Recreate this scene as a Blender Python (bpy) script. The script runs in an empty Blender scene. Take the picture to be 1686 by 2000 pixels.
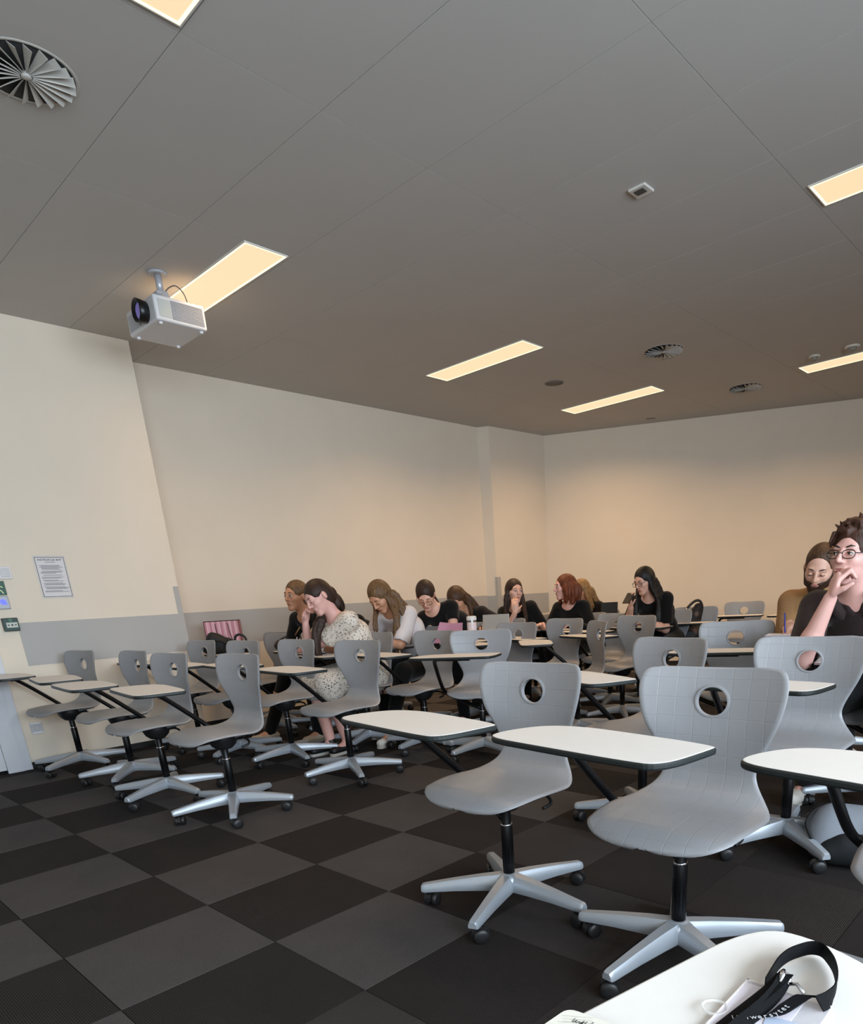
import bpy, bmesh, math, random
import numpy as np
from mathutils import Vector, Matrix
random.seed(7)
np.random.seed(7)
S = bpy.context.scene
COL = S.collection

# ------------------------------------------------------------------ camera
cam_d = bpy.data.cameras.new('camera')
cam = bpy.data.objects.new('camera', cam_d)
COL.objects.link(cam)
CR = [(0.752558, 0.656399, -0.052886), (0.178297, -0.280409, -0.943176), (-0.63393, 0.700365, -0.328058)]
CP = (5.496031, -0.982074, 1.087071)
right, down, fwd = CR
cam.matrix_world = Matrix(((right[0], -down[0], -fwd[0], CP[0]),
                           (right[1], -down[1], -fwd[1], CP[1]),
                           (right[2], -down[2], -fwd[2], CP[2]),
                           (0, 0, 0, 1)))
cam_d.sensor_fit = 'AUTO'
cam_d.sensor_width = 36.0
cam_d.lens = 23.61853
cam_d.shift_x = -0.0744287
cam_d.shift_y = 0.3076011
cam_d.clip_start = 0.02
cam_d.clip_end = 60
S.camera = cam

# ------------------------------------------------------------------ world, exposure, daylight
world = bpy.data.worlds.new('sky')
S.world = world
world.use_nodes = True
wb = world.node_tree.nodes['Background']
wb.inputs[0].default_value = (0.62, 0.76, 1.0, 1)
wb.inputs[1].default_value = 0.8
S.view_settings.view_transform = 'Standard'
S.view_settings.look = 'None'
S.view_settings.gamma = 1.0
S.view_settings.use_curve_mapping = False
S.view_settings.exposure = 0.0
S.cycles.max_bounces = 8
S.cycles.diffuse_bounces = 5
S.cycles.use_denoising = True
S.cycles.sample_clamp_indirect = 6.0

LAMP_W = 22.0        # watts of each ceiling luminaire
LAMP_COL = (1.0, 0.66, 0.37)
DAY_W = 225.0        # watts of daylight entering each window
DAY_COL = (0.74, 0.87, 1.0)
WINDOWS = [(-2.9, 1.8), (-0.8, 1.8), (1.3, 1.8)]   # centre y, width
XR, YF, H = 7.9, -4.2, 3.075
for i, (wy, ww) in enumerate(WINDOWS):
    ld = bpy.data.lights.new('daylight', 'AREA')
    ld.shape = 'RECTANGLE'; ld.size = ww; ld.size_y = 1.7
    ld.energy = DAY_W; ld.color = DAY_COL
    lo = bpy.data.objects.new('daylight', ld)
    COL.objects.link(lo)
    lo.location = (XR + 0.25, wy, 1.85)
    lo.rotation_euler = (0, math.radians(90), 0)   # shines along -x

# ------------------------------------------------------------------ helpers
def lin(h):
    h = h.lstrip('#')
    r = []
    for i in (0, 2, 4):
        c = int(h[i:i + 2], 16) / 255
        r.append(c / 12.92 if c <= 0.04045 else ((c + 0.055) / 1.055) ** 2.4)
    return (*r, 1)

MATS = {}
def mat(name, color, rough=0.6, metal=0.0, noise=0.0, nscale=30.0, bump=0.0, bscale=200.0, emit=None, estr=0.0,
        alpha=1.0, spec=0.5, trans=0.0, sheen=0.0):
    if name in MATS:
        return MATS[name]
    m = bpy.data.materials.new(name)
    m.use_nodes = True
    nt = m.node_tree
    b = nt.nodes['Principled BSDF']
    c = lin(color) if isinstance(color, str) else (*color, 1)
    b.inputs['Base Color'].default_value = c
    b.inputs['Roughness'].default_value = rough
    b.inputs['Metallic'].default_value = metal
    b.inputs['Specular IOR Level'].default_value = spec
    b.inputs['Alpha'].default_value = alpha
    if trans: b.inputs['Transmission Weight'].default_value = trans
    if sheen: b.inputs['Sheen Weight'].default_value = sheen
    tc = nt.nodes.new('ShaderNodeTexCoord')
    if noise:
        n = nt.nodes.new('ShaderNodeTexNoise'); n.inputs['Scale'].default_value = nscale; n.inputs['Detail'].default_value = 4
        nt.links.new(tc.outputs['Object'], n.inputs['Vector'])
        mx = nt.nodes.new('ShaderNodeMix'); mx.data_type = 'RGBA'; mx.blend_type = 'MULTIPLY'
        mx.inputs[0].default_value = 1.0
        mx.inputs['A'].default_value = c
        mr = nt.nodes.new('ShaderNodeMapRange')
        mr.inputs['From Min'].default_value = 0.25; mr.inputs['From Max'].default_value = 0.75
        mr.inputs['To Min'].default_value = 1 - noise; mr.inputs['To Max'].default_value = 1 + noise
        nt.links.new(n.outputs['Fac'], mr.inputs['Value'])
        nt.links.new(mr.outputs['Result'], mx.inputs['B'])
        nt.links.new(mx.outputs['Result'], b.inputs['Base Color'])
    if bump:
        n2 = nt.nodes.new('ShaderNodeTexNoise'); n2.inputs['Scale'].default_value = bscale; n2.inputs['Detail'].default_value = 3
        nt.links.new(tc.outputs['Object'], n2.inputs['Vector'])
        bp = nt.nodes.new('ShaderNodeBump'); bp.inputs['Strength'].default_value = bump; bp.inputs['Distance'].default_value = 0.004
        nt.links.new(n2.outputs['Fac'], bp.inputs['Height'])
        nt.links.new(bp.outputs['Normal'], b.inputs['Normal'])
    if emit:
        b.inputs['Emission Color'].default_value = lin(emit) if isinstance(emit, str) else (*emit, 1)
        b.inputs['Emission Strength'].default_value = estr
    MATS[name] = m
    return m

def mesh_np(name, V, F, m=None, smooth=False, uv=None):
    me = bpy.data.meshes.new(name)
    V = np.asarray(V, dtype=np.float32)
    if isinstance(F, np.ndarray):
        n, k = F.shape
        me.vertices.add(len(V)); me.vertices.foreach_set('co', V.ravel())
        me.loops.add(n * k); me.loops.foreach_set('vertex_index', F.astype(np.int32).ravel())
        me.polygons.add(n)
        me.polygons.foreach_set('loop_start', np.arange(0, n * k, k, dtype=np.int32))
        me.update(calc_edges=True)
    else:
        me.from_pydata([tuple(v) for v in V], [], F)
    me.validate()
    if smooth:
        me.polygons.foreach_set('use_smooth', np.ones(len(me.polygons), dtype=bool))
    if m: me.materials.append(m)
    me.update()
    return me

class MB:
    """collects simple solids into one mesh"""
    def __init__(s): s.V = []; s.F = []; s.sm = []
    def add(s, V, F, smooth=False):
        o = len(s.V)
        s.V += [tuple(v) for v in V]
        s.F += [tuple(i + o for i in f) for f in F]
        s.sm += [smooth] * len(F)
        return s
    def box(s, c, d, rz=0.0, taper=1.0, rx=0.0):
        hx, hy, hz = d[0] / 2, d[1] / 2, d[2] / 2
        P = []
        for z, t in ((-hz, 1.0), (hz, taper)):
            for x, y in ((-hx, -hy), (hx, -hy), (hx, hy), (-hx, hy)):
                P.append(Vector((x * t, y * t, z)))
        M = Matrix.Rotation(rz, 3, 'Z') @ Matrix.Rotation(rx, 3, 'X')
        P = [M @ p + Vector(c) for p in P]
        return s.add(P, [(0, 3, 2, 1), (4, 5, 6, 7), (0, 1, 5, 4), (1, 2, 6, 5), (2, 3, 7, 6), (3, 0, 4, 7)])
    def hull8(s, lo, hi):
        return s.add(lo + hi, [(0, 3, 2, 1), (4, 5, 6, 7), (0, 1, 5, 4), (1, 2, 6, 5), (2, 3, 7, 6), (3, 0, 4, 7)])
    def tube(s, pts, r, n=10, cap=True, closed=False):
        pts = [Vector(p) for p in pts]
        R = r if isinstance(r, (list, tuple)) else [r] * len(pts)
        V = []; prev = None
        for i, p in enumerate(pts):
            a = pts[i - 1] if (i > 0 or closed) else p
            b = pts[(i + 1) % len(pts)] if (i < len(pts) - 1 or closed) else p
            t = (b - a).normalized()
            if prev is None:
                u = t.orthogonal().normalized()
            else:
                u = (prev - t * prev.dot(t)).normalized()
            prev = u
            w = t.cross(u)
            for k in range(n):
                an = 2 * math.pi * k / n
                V.append(p + (u * math.cos(an) + w * math.sin(an)) * R[i])
        F = []
        m = len(pts)
        for i in range(m if closed else m - 1):
            for k in range(n):
                j = (i + 1) % m
                F.append((i * n + k, i * n + (k + 1) % n, j * n + (k + 1) % n, j * n + k))
        s.add(V, F, True)
        if cap and not closed:
            o = len(s.V) - len(V)
            s.F.append(tuple(o + k for k in reversed(range(n)))); s.sm.append(False)
            s.F.append(tuple(o + (m - 1) * n + k for k in range(n))); s.sm.append(False)
        return s
    def lathe(s, prof, c=(0, 0, 0), axis='Z', n=24, cap=True):
        V = []
        for (r, z) in prof:
            for k in range(n):
                a = 2 * math.pi * k / n
                x, y = r * math.cos(a), r * math.sin(a)
                v = (x, y, z) if axis == 'Z' else ((z, x, y) if axis == 'X' else (y, z, x))
                V.append((v[0] + c[0], v[1] + c[1], v[2] + c[2]))
        F = []
        for i in range(len(prof) - 1):
            for k in range(n):
                F.append((i * n + k, i * n + (k + 1) % n, (i + 1) * n + (k + 1) % n, (i + 1) * n + k))
        s.add(V, F, True)
        if cap:
            o = len(s.V) - len(V)
            s.F.append(tuple(o + k for k in reversed(range(n)))); s.sm.append(False)
            m = len(prof) - 1
            s.F.append(tuple(o + m * n + k for k in range(n))); s.sm.append(False)
        return s
    def prism(s, poly, z0, z1, inset=0.0):
        n = len(poly)
        V = [(p[0], p[1], z0) for p in poly] + [(p[0], p[1], z1) for p in poly]
        F = [tuple(reversed(range(n))), tuple(range(n, 2 * n))]
        F += [(k, (k + 1) % n, n + (k + 1) % n, n + k) for k in range(n)]
        return s.add(V, F)
    def ell(s, c, r, n=16, m=10, M=None):
        V = []
        for i in range(m + 1):
            th = math.pi * i / m
            for k in range(n):
                a = 2 * math.pi * k / n
                v = Vector((r[0] * math.sin(th) * math.cos(a), r[1] * math.sin(th) * math.sin(a), r[2] * math.cos(th)))
                if M is not None: v = M @ v
                V.append(v + Vector(c))
        F = []
        for i in range(m):
            for k in range(n):
                F.append((i * n + k, (i + 1) * n + k, (i + 1) * n + (k + 1) % n, i * n + (k + 1) % n))
        return s.add(V, F, True)
    def mesh(s, name, m):
        me = bpy.data.meshes.new(name)
        me.from_pydata(s.V, [], s.F)
        me.polygons.foreach_set('use_smooth', s.sm)
        if m: me.materials.append(m)
        me.validate(); me.update()
        return me
    def obj(s, name, m, parent=None, loc=None, rz=None):
        return link(name, s.mesh(name, m), parent, loc, rz)

def link(name, data, parent=None, loc=None, rz=None):
    o = bpy.data.objects.new(name, data)
    COL.objects.link(o)
    if parent is not None: o.parent = parent
    if loc is not None: o.location = loc
    if rz is not None: o.rotation_euler = (0, 0, rz)
    return o

def bevel(o, w=0.004, seg=2, angle=35):
    """bake a bevel into the mesh of o"""
    bm = bmesh.new(); bm.from_mesh(o.data)
    es = [e for e in bm.edges if len(e.link_faces) == 2 and e.calc_face_angle(0) > math.radians(angle)]
    bmesh.ops.bevel(bm, geom=es, offset=w, segments=seg, affect='EDGES', profile=0.5)
    bm.to_mesh(o.data); bm.free()
    return o

def tag(o, label=None, cat=None, group=None, kind=None):
    if label: o['label'] = label
    if cat: o['category'] = cat
    if group: o['group'] = group
    if kind: o['kind'] = kind
    return o

def thing(name, label, cat, loc=(0, 0, 0), rz=0.0, group=None):
    return tag(link(name, None, None, loc, rz), label, cat, group)

def struct(o): return tag(o, kind='structure')

def chaikin(P, it=3, closed=True):
    P = [Vector(p) for p in P]
    for _ in range(it):
        Q = []
        n = len(P)
        for i in range(n if closed else n - 1):
            a, b = P[i], P[(i + 1) % n]
            Q.append(a * 0.75 + b * 0.25); Q.append(a * 0.25 + b * 0.75)
        if not closed: Q = [P[0]] + Q + [P[-1]]
        P = Q
    return P

def spline(P, n):
    """Catmull-Rom through points (rows), n samples"""
    P = np.asarray(P, float)
    t = np.linspace(0, len(P) - 1, n)
    out = []
    for x in t:
        i = min(int(x), len(P) - 2); f = x - i
        p0 = P[max(i - 1, 0)]; p1 = P[i]; p2 = P[i + 1]; p3 = P[min(i + 2, len(P) - 1)]
        out.append(0.5 * ((2 * p1) + (-p0 + p2) * f + (2 * p0 - 5 * p1 + 4 * p2 - p3) * f * f + (-p0 + 3 * p1 - 3 * p2 + p3) * f ** 3))
    return np.array(out)

def text_obj(name, s, size, m, M, parent=None, align='CENTER', depth=0.0006):
    cu = bpy.data.curves.new(name, 'FONT')
    cu.body = s; cu.size = size; cu.align_x = align; cu.align_y = 'CENTER'; cu.extrude = depth; cu.resolution_u = 3
    t = bpy.data.objects.new(name, cu)
    COL.objects.link(t)
    dg = bpy.context.evaluated_depsgraph_get()
    me = bpy.data.meshes.new_from_object(t.evaluated_get(dg))
    bpy.data.objects.remove(t)
    me.transform(M)
    me.materials.clear(); me.materials.append(m)
    return link(name, me, parent)
# ================================================================== THE ROOM
def node_mat(name):
    m = bpy.data.materials.new(name); m.use_nodes = True
    MATS[name] = m
    return m, m.node_tree, m.node_tree.nodes['Principled BSDF']

WALL = mat('wall_paint', '#e1d4c2', rough=0.85, noise=0.02, nscale=3, bump=0.12, bscale=260)
WALLSTRIP = mat('grey_bumper_paint', '#adaaa6', rough=0.6, noise=0.015, nscale=5, bump=0.05, bscale=300)
CEIL = mat('ceiling_paint', '#c1bdb7', rough=0.9, noise=0.015, nscale=2)
CEILGAP = mat('ceiling_joint', '#aaa59e', rough=0.9)
BASEB = mat('baseboard_dark', '#161514', rough=0.6)
WHITE_TRIM = mat('white_lacquer', '#c9cbd0', rough=0.45)

def carpet(name, c1, c2, axis):
    m, nt, b = node_mat(name)
    tc = nt.nodes.new('ShaderNodeTexCoord')
    w = nt.nodes.new('ShaderNodeTexWave'); w.wave_type = 'BANDS'; w.bands_direction = axis
    w.inputs['Scale'].default_value = 50.0; w.inputs['Distortion'].default_value = 0.6; w.inputs['Detail'].default_value = 1
    w.inputs['Detail Scale'].default_value = 4
    n = nt.nodes.new('ShaderNodeTexNoise'); n.inputs['Scale'].default_value = 190; n.inputs['Detail'].default_value = 3; n.inputs['Roughness'].default_value = .75
    n2 = nt.nodes.new('ShaderNodeTexNoise'); n2.inputs['Scale'].default_value = 5; n2.inputs['Detail'].default_value = 3
    for q in (w, n, n2): nt.links.new(tc.outputs['Object'], q.inputs['Vector'])
    mul = nt.nodes.new('ShaderNodeMath'); mul.operation = 'MULTIPLY'
    nt.links.new(w.outputs['Fac'], mul.inputs[0]); nt.links.new(n.outputs['Fac'], mul.inputs[1])
    mix = nt.nodes.new('ShaderNodeMix'); mix.data_type = 'RGBA'
    mix.inputs['A'].default_value = lin(c1); mix.inputs['B'].default_value = lin(c2)
    r = nt.nodes.new('ShaderNodeMapRange'); r.inputs['From Min'].default_value = 0.08; r.inputs['From Max'].default_value = 0.45
    nt.links.new(mul.outputs[0], r.inputs['Value'])
    nt.links.new(r.outputs['Result'], mix.inputs['Factor'])
    mx = nt.nodes.new('ShaderNodeMix'); mx.data_type = 'RGBA'; mx.blend_type = 'MULTIPLY'; mx.inputs[0].default_value = 1
    r2 = nt.nodes.new('ShaderNodeMapRange'); r2.inputs['To Min'].default_value = 0.82; r2.inputs['To Max'].default_value = 1.18
    nt.links.new(n2.outputs['Fac'], r2.inputs['Value'])
    nt.links.new(mix.outputs['Result'], mx.inputs['A']); nt.links.new(r2.outputs['Result'], mx.inputs['B'])
    nt.links.new(mx.outputs['Result'], b.inputs['Base Color'])
    b.inputs['Roughness'].default_value = 0.95; b.inputs['Specular IOR Level'].default_value = 0.15
    bp = nt.nodes.new('ShaderNodeBump'); bp.inputs['Strength'].default_value = 0.5; bp.inputs['Distance'].default_value = 0.003
    nt.links.new(mul.outputs[0], bp.inputs['Height']); nt.links.new(bp.outputs['Normal'], b.inputs['Normal'])
    return m

SHEEN_T = [carpet('carpet_sheen_dark_b', '#1a1716', '#322d2b', 'Y'), carpet('carpet_sheen_light_b', '#2a2625', '#433e3c', 'X'), carpet('carpet_sheen_dark_c', '#191616', '#312c2a', 'Y'), carpet('carpet_sheen_light_c', '#201c1b', '#38322f', 'X')]  # lower-contrast pairs: view-dependent pile sheen painted into the tile colours
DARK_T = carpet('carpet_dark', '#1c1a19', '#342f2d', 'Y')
LIGHT_T = carpet('carpet_light', '#343130', '#585453', 'X')  # dark and light tones paint the nap shading of one carpet, quarter-turned

# floor: substrate + single carpet tiles (0.5 m) where they can be told apart
fb = MB(); fb.box(((XR - 1.5) / 2 , 4.0, -0.02), (XR + 1.5, 16.5, 0.024))
FLOOR = struct(fb.obj('floor', mat('floor_substrate', '#2a2625', rough=0.95)))
tile_me = {}
for key, m in (('d', DARK_T), ('l', LIGHT_T), ('d1', SHEEN_T[0]), ('l1', SHEEN_T[1]), ('d2', SHEEN_T[2]), ('l2', SHEEN_T[3])):
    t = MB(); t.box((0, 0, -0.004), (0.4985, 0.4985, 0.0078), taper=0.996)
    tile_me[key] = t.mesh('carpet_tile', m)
rest = {'d': MB(), 'l': MB()}
IX0, IX1, IY0, IY1 = -2, 13, -1, 13
for i in range(-3, 17):
    for j in range(-9, 25):
        k = 'd' if (i + j) % 2 == 0 else 'l'
        c = (i * 0.5 + 0.25, j * 0.5 + 0.25)
        if IX0 <= i < IX1 and IY0 <= j < IY1:
            k2 = k + ('' if c[0] + .3 * c[1] < 3.9 else '1' if c[0] + .3 * c[1] < 4.7 else '2')  # contrast fades towards +x to paint the vanishing pile sheen
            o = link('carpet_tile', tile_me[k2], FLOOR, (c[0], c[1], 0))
        else:
            if c[0] > XR or c[1] < YF or c[1] > 12.4: continue
            rest[k].box((c[0], c[1], -0.004), (0.4985, 0.4985, 0.0078), taper=0.996)
for k, m in (('d', DARK_T), ('l', LIGHT_T)):
    tag(rest[k].obj('carpet_tile_field', m, FLOOR), kind='stuff')

# back wall runs obliquely from the corner (-0.852, 7.198)
BWD = Vector((3.52, 1.742, 0)).normalized()
BW0 = Vector((-0.852, 7.198, 0))
bw_end = BW0 + BWD * ((XR + 0.2 - BW0.x) / BWD.x)

def wall_poly(name, pts, z0=0.05, z1=H + 0.01, t=0.12, m=WALL):
    """wall slab following plan points (room side on the right of the walking direction), thickness to the left"""
    b = MB()
    for a, c in zip(pts[:-1], pts[1:]):
        a = Vector((*a, 0)); c = Vector((*c, 0))
        d = (c - a).normalized(); nrm = Vector((-d.y, d.x, 0)) * t
        lo = [Vector((p.x, p.y, z0)) for p in (a, c, c + nrm, a + nrm)]
        hi = [Vector((p.x, p.y, z1)) for p in (a, c, c + nrm, a + nrm)]
        b.hull8(lo, hi)
    return struct(b.obj(name, m))

EDGE_Y = 1.772
wall_left = wall_poly('wall_left', [(-0.65, YF), (-0.65, EDGE_Y)], t=0.42)
wall_recess = wall_poly('wall_left_recess', [(-1.115, EDGE_Y), (-1.045, 6.09)])
wall_pil = wall_poly('wall_left_pier', [(-1.045, 6.09), (-0.911, 6.154), (-0.852, 7.198)], t=0.35)
wall_back = wall_poly('wall_back', [(BW0.x, BW0.y), (bw_end.x, bw_end.y)])
wall_front = wall_poly('wall_front', [(XR, YF), (-0.75, YF)])
# right wall with window openings
rb = MB()
ys = [YF] + sum([[wy - ww / 2, wy + ww / 2] for wy, ww in WINDOWS], []) + [bw_end.y + 0.1]
for i in range(0, len(ys) - 1):
    y0, y1 = ys[i], ys[i + 1]
    if i % 2 == 0:
        rb.box((XR + 0.1, (y0 + y1) / 2, (H + 0.06) / 2), (0.2, y1 - y0, H - 0.04))
    else:
        rb.box((XR + 0.1, (y0 + y1) / 2, 0.525), (0.2, y1 - y0, 0.95))
        rb.box((XR + 0.1, (y0 + y1) / 2, 2.89), (0.2, y1 - y0, 0.38))
struct(rb.obj('wall_right', WALL))
glass = mat('window_glass', '#ffffff', rough=0.0, trans=1.0, spec=0.3)
gnt = glass.node_tree
tr = gnt.nodes.new('ShaderNodeBsdfTransparent'); gl = gnt.nodes.new('ShaderNodeBsdfGlossy'); gl.inputs['Roughness'].default_value = 0.02
ms = gnt.nodes.new('ShaderNodeMixShader'); ms.inputs[0].default_value = 0.06
gnt.links.new(tr.outputs[0], ms.inputs[1]); gnt.links.new(gl.outputs[0], ms.inputs[2])
gnt.links.new(ms.outputs[0], gnt.nodes['Material Output'].inputs['Surface'])
for i, (wy, ww) in enumerate(WINDOWS):
    w = struct(link('window_%d' % (i + 1), None, None, (XR, wy, 1.0)))
    f = MB()
    for c, d in (((0.08, -ww / 2 + 0.03, 0.85), (0.06, 0.06, 1.7)), ((0.08, ww / 2 - 0.03, 0.85), (0.06, 0.06, 1.7)), ((0.08, 0, 0.85), (0.06, 0.05, 1.7)),
                 ((0.08, 0, 0.03), (0.06, ww - .12, 0.06)), ((0.08, 0, 1.67), (0.06, ww - .12, 0.06))):
        f.box(c, d)
    f.obj('window_frame', WHITE_TRIM, w)
    for s in (-1, 1):
        p = MB(); p.box((0.08, s * (ww / 4 - 0.01), 0.85), (0.006, ww / 2 - 0.075, 1.58)); p.obj('pane', glass, w)

# dark recessed baseboards
def baseboard(name, a, c, off):
    a = Vector((*a, 0)); c = Vector((*c, 0)); d = (c - a).normalized(); n = Vector((-d.y, d.x, 0))
    b = MB()
    lo = [a + n * off, c + n * off, c + n * (off + 0.02), a + n * (off + 0.02)]
    b.hull8([Vector((p.x, p.y, 0)) for p in lo], [Vector((p.x, p.y, 0.052)) for p in lo])
    return struct(b.obj(name, BASEB))
baseboard('baseboard_left', (-0.65, 0.38), (-0.65, EDGE_Y), 0.012)
baseboard('baseboard_recess', (-1.115, EDGE_Y), (-1.045, 6.09), 0.012)
baseboard('baseboard_pier', (-0.911, 6.154), (-0.852, 7.198), 0.012)
baseboard('baseboard_back', (BW0.x, BW0.y), (bw_end.x, bw_end.y), 0.012)
baseboard('baseboard_door_side', (-0.65, YF), (-0.65, -0.9), 0.012)

# grey bumper rail painted round the left walls (thin board, 4 mm proud), with short uprights at the corners
def rail(name, pts, z0, z1, t=0.004):
    b = MB()
    for a, c in zip(pts[:-1], pts[1:]):
        a = Vector((*a, 0)); c = Vector((*c, 0)); d = (c - a).normalized(); n = Vector((d.y, -d.x, 0)) * t
        b.hull8([Vector((p.x, p.y, z0)) for p in (a + n, c + n, c, a)], [Vector((p.x, p.y, z1)) for p in (a + n, c + n, c, a)])
    return b.obj(name, WALLSTRIP)
struct(rail('trim_1', [(-0.65, 0.535), (-0.65, EDGE_Y)], 0.762, 1.071))
struct(rail('trim_2', [(-1.115, EDGE_Y + 0.01), (-1.045, 6.088)], 0.762, 1.074))
struct(rail('trim_3', [(-1.045, 6.09), (-0.911, 6.154), (-0.852, 7.195)], 0.80, 1.066))
struct(rail('trim_4', [(-0.65, 1.728), (-0.65, EDGE_Y)], 1.071, 1.294))
struct(rail('trim_5', [(-0.93, 6.145), (-0.911, 6.154), (-0.905, 6.225)], 1.066, 1.301, 0.006))

# door and its frame at the left edge
door = struct(link('door_1', None, None, (-0.65, 0, 0)))
d = MB(); d.box((0.012, 0.265, 1.05), (0.024, 0.105, 2.10)); d.box((0.012, -0.865, 1.05), (0.024, 0.105, 2.10)); d.box((0.012, -0.3, 2.15), (0.024, 1.235, 0.105))
d.obj('door_frame', WHITE_TRIM, door)
d = MB(); d.box((0.008, 0.346, 1.05), (0.016, 0.056, 2.10)); d.obj('door_architrave', WHITE_TRIM, door)
d = MB(); d.box((0.004, -0.3, 1.06), (0.008, 1.02, 2.07)); d.obj('door_leaf', WHITE_TRIM, door)
d = MB(); d.tube([(0.01, 0.13, 1.05), (0.055, 0.13, 1.05), (0.055, 0.01, 1.05)], 0.009); d.obj('door_handle', mat('steel', '#b9bcc0', 0.3, 1.0), door)

# ceiling: board panels with fine joints, backing above
cb = MB(); cb.box((3.5, 4.0, H + 0.03), (11, 17, 0.03))
CEILING = struct(cb.obj('ceiling', CEILGAP))
xs = [-1.6, 0.12, 1.325, 2.53, 3.77, 5.0, 6.2, 7.2, 8.1]
yc = [1.365 + .61 * k for k in range(-9, 19)]
G = 0.003
for a, b_ in zip(xs[:-1], xs[1:]):
    for c, d_ in zip(yc[:-1], yc[1:]):
        p = MB(); p.box(((a + b_) / 2, (c + d_) / 2, H + 0.0075), (b_ - a - G, d_ - c - G, 0.015))
        p.obj('ceiling_panel', CEIL, CEILING)

# ================================================================== CEILING FITTINGS
LAMP_FACE = mat('lamp_diffuser', '#40382e', rough=0.5, emit=(1.0, 0.745, 0.46), estr=1.0)
LAMP_EDGE = mat('lamp_edge_glow', '#40382e', rough=0.5, emit=(1.0, 0.86, 0.55), estr=1.7)
LAMP_RIM = mat('lamp_frame', '#d9d6ce', rough=0.5)
def luminaire(x0, y0, label, k=1.0, w=0.285):
    L = 1.2
    t = thing('ceiling_light', label, 'ceiling light', (x0 + L / 2, y0 + w / 2, H), group='recessed ceiling lights')
    b = MB()
    for c, d in (((0, -w / 2 + .003, -.003), (L, .006, .006)), ((0, w / 2 - .003, -.003), (L, .006, .006)), ((-L / 2 + .003, 0, -.003), (.006, w - .012, .006)), ((L / 2 - .003, 0, -.003), (.006, w - .012, .006))):
        b.box(c, d)
    b.obj('frame', LAMP_RIM, t)
    b = MB()
    for c, d in (((0, -w / 2 + .012, -.003), (L - .012, .012, .006)), ((0, w / 2 - .012, -.003), (L - .012, .012, .006)), ((-L / 2 + .012, 0, -.003), (.012, w - .036, .006)), ((L / 2 - .012, 0, -.003), (.012, w - .036, .006))):
        b.box(c, d)
    b.obj('edge_glow', LAMP_EDGE, t)
    b = MB(); b.box((0, 0, -.002), (L - .036, w - .036, .004)); b.obj('diffuser', LAMP_FACE, t)
    ld = bpy.data.lights.new('lamp_light', 'AREA'); ld.shape = 'RECTANGLE'; ld.size = L - .05; ld.size_y = w - .05
    ld.energy = LAMP_W * k; ld.color = LAMP_COL; ld.spread = math.radians(150)
    lo = link('lamp_light', ld, t, (0, 0, -0.009))
    return t
luminaire(0.12, 1.665, 'recessed warm ceiling light panel directly behind the white projector', 0.45)
luminaire(0.12, 4.155, 'recessed warm ceiling light strip beside the small round grey ceiling speaker, nearer the projector', 1.2)
luminaire(0.12, 6.28, 'recessed warm ceiling light strip nearest the far room corner', 1.2)
luminaire(2.565, 0.46, 'recessed warm ceiling light of which one bright corner shows at the top edge', 0.35)
luminaire(3.80, 3.59, 'recessed warm ceiling light to the right of the square ceiling plate', 0.6)
luminaire(2.585, 6.96, 'recessed warm ceiling light strip beside the two small ceiling detectors', 1.4)
for (x, y) in ((5.0, 6.96), ):  # unseen lamp, added to brighten the back wall
    luminaire(x, y, 'added warm ceiling light panel outside the right picture edge, brightening the back wall', 1.6)

VENT_W = mat('vent_white', '#bdb9b1', rough=0.6)
VENT_DARK = mat('vent_duct_dark', '#141312', rough=0.8)
def swirl_vent(x, y, label, r=0.172):
    t = thing('ceiling_vent', label, 'air vent', (x, y, H), group='round swirl air vents')
    b = MB(); b.lathe([(r + .010, -.0005), (r + .008, -.0025), (r, -.003), (r - .004, -.0012)], n=40, cap=False)
    b.obj('vent_ring', VENT_W, t)
    b = MB(); b.lathe([(0.001, -.0012), (r - .002, -.0012), (r - .002, -.0004), (.001, -.0004)], n=40); b.obj('duct_opening_shade', VENT_DARK, t)  # dark disc stands in for the shade inside the duct
    n = 20
    bl = MB()
    for k in range(n):
        pass
    a0 = 2 * math.pi / n
    V = []
    for a, z in ((0, -.002), (a0 * .50, -.019)):
        for rr in (0.022, r - .006):
            V.append((rr * math.cos(a), rr * math.sin(a), z if rr > .05 else -.006 + (z + .006) * .5))
    V2 = [(v[0], v[1], v[2] + .0016) for v in V]
    bl.add(V + V2, [(0, 2, 3, 1), (4, 5, 7, 6), (0, 1, 5, 4), (2, 6, 7, 3), (1, 3, 7, 5), (0, 4, 6, 2)])
    me = bl.mesh('blade', VENT_W)
    for k in range(n): link('blade', me, t, (0, 0, 0), k * a0)
    b = MB(); b.lathe([(.020, -.002), (.018, -.013), (.010, -.016), (.001, -.0165)], n=20); b.obj('vent_hub', VENT_W, t)
    return t
swirl_vent(1.94, 0.425, 'large round swirl air vent cut by the left picture edge, nearest the camera')
swirl_vent(1.95, 5.39, 'round swirl air vent in the ceiling, nearer of the two far small ones')
swirl_vent(1.93, 7.24, 'round swirl air vent in the ceiling nearest the back wall')

t = thing('ceiling_speaker', 'small flat round grey speaker disc between two light strips', 'speaker', (0.73, 5.36, H))
b = MB(); b.lathe([(.098, -.0005), (.096, -.005), (.088, -.006), (.088, -.003)], n=32, cap=False); b.obj('speaker_ring', mat('speaker_grey', '#8b867f', rough=.7), t)
b = MB(); b.lathe([(.089, -.0005), (.089, -.004), (.001, -.0055)], n=32); b.obj('speaker_grille', mat('speaker_mesh', '#77726b', rough=.8, bump=.5, bscale=900), t)

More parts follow.
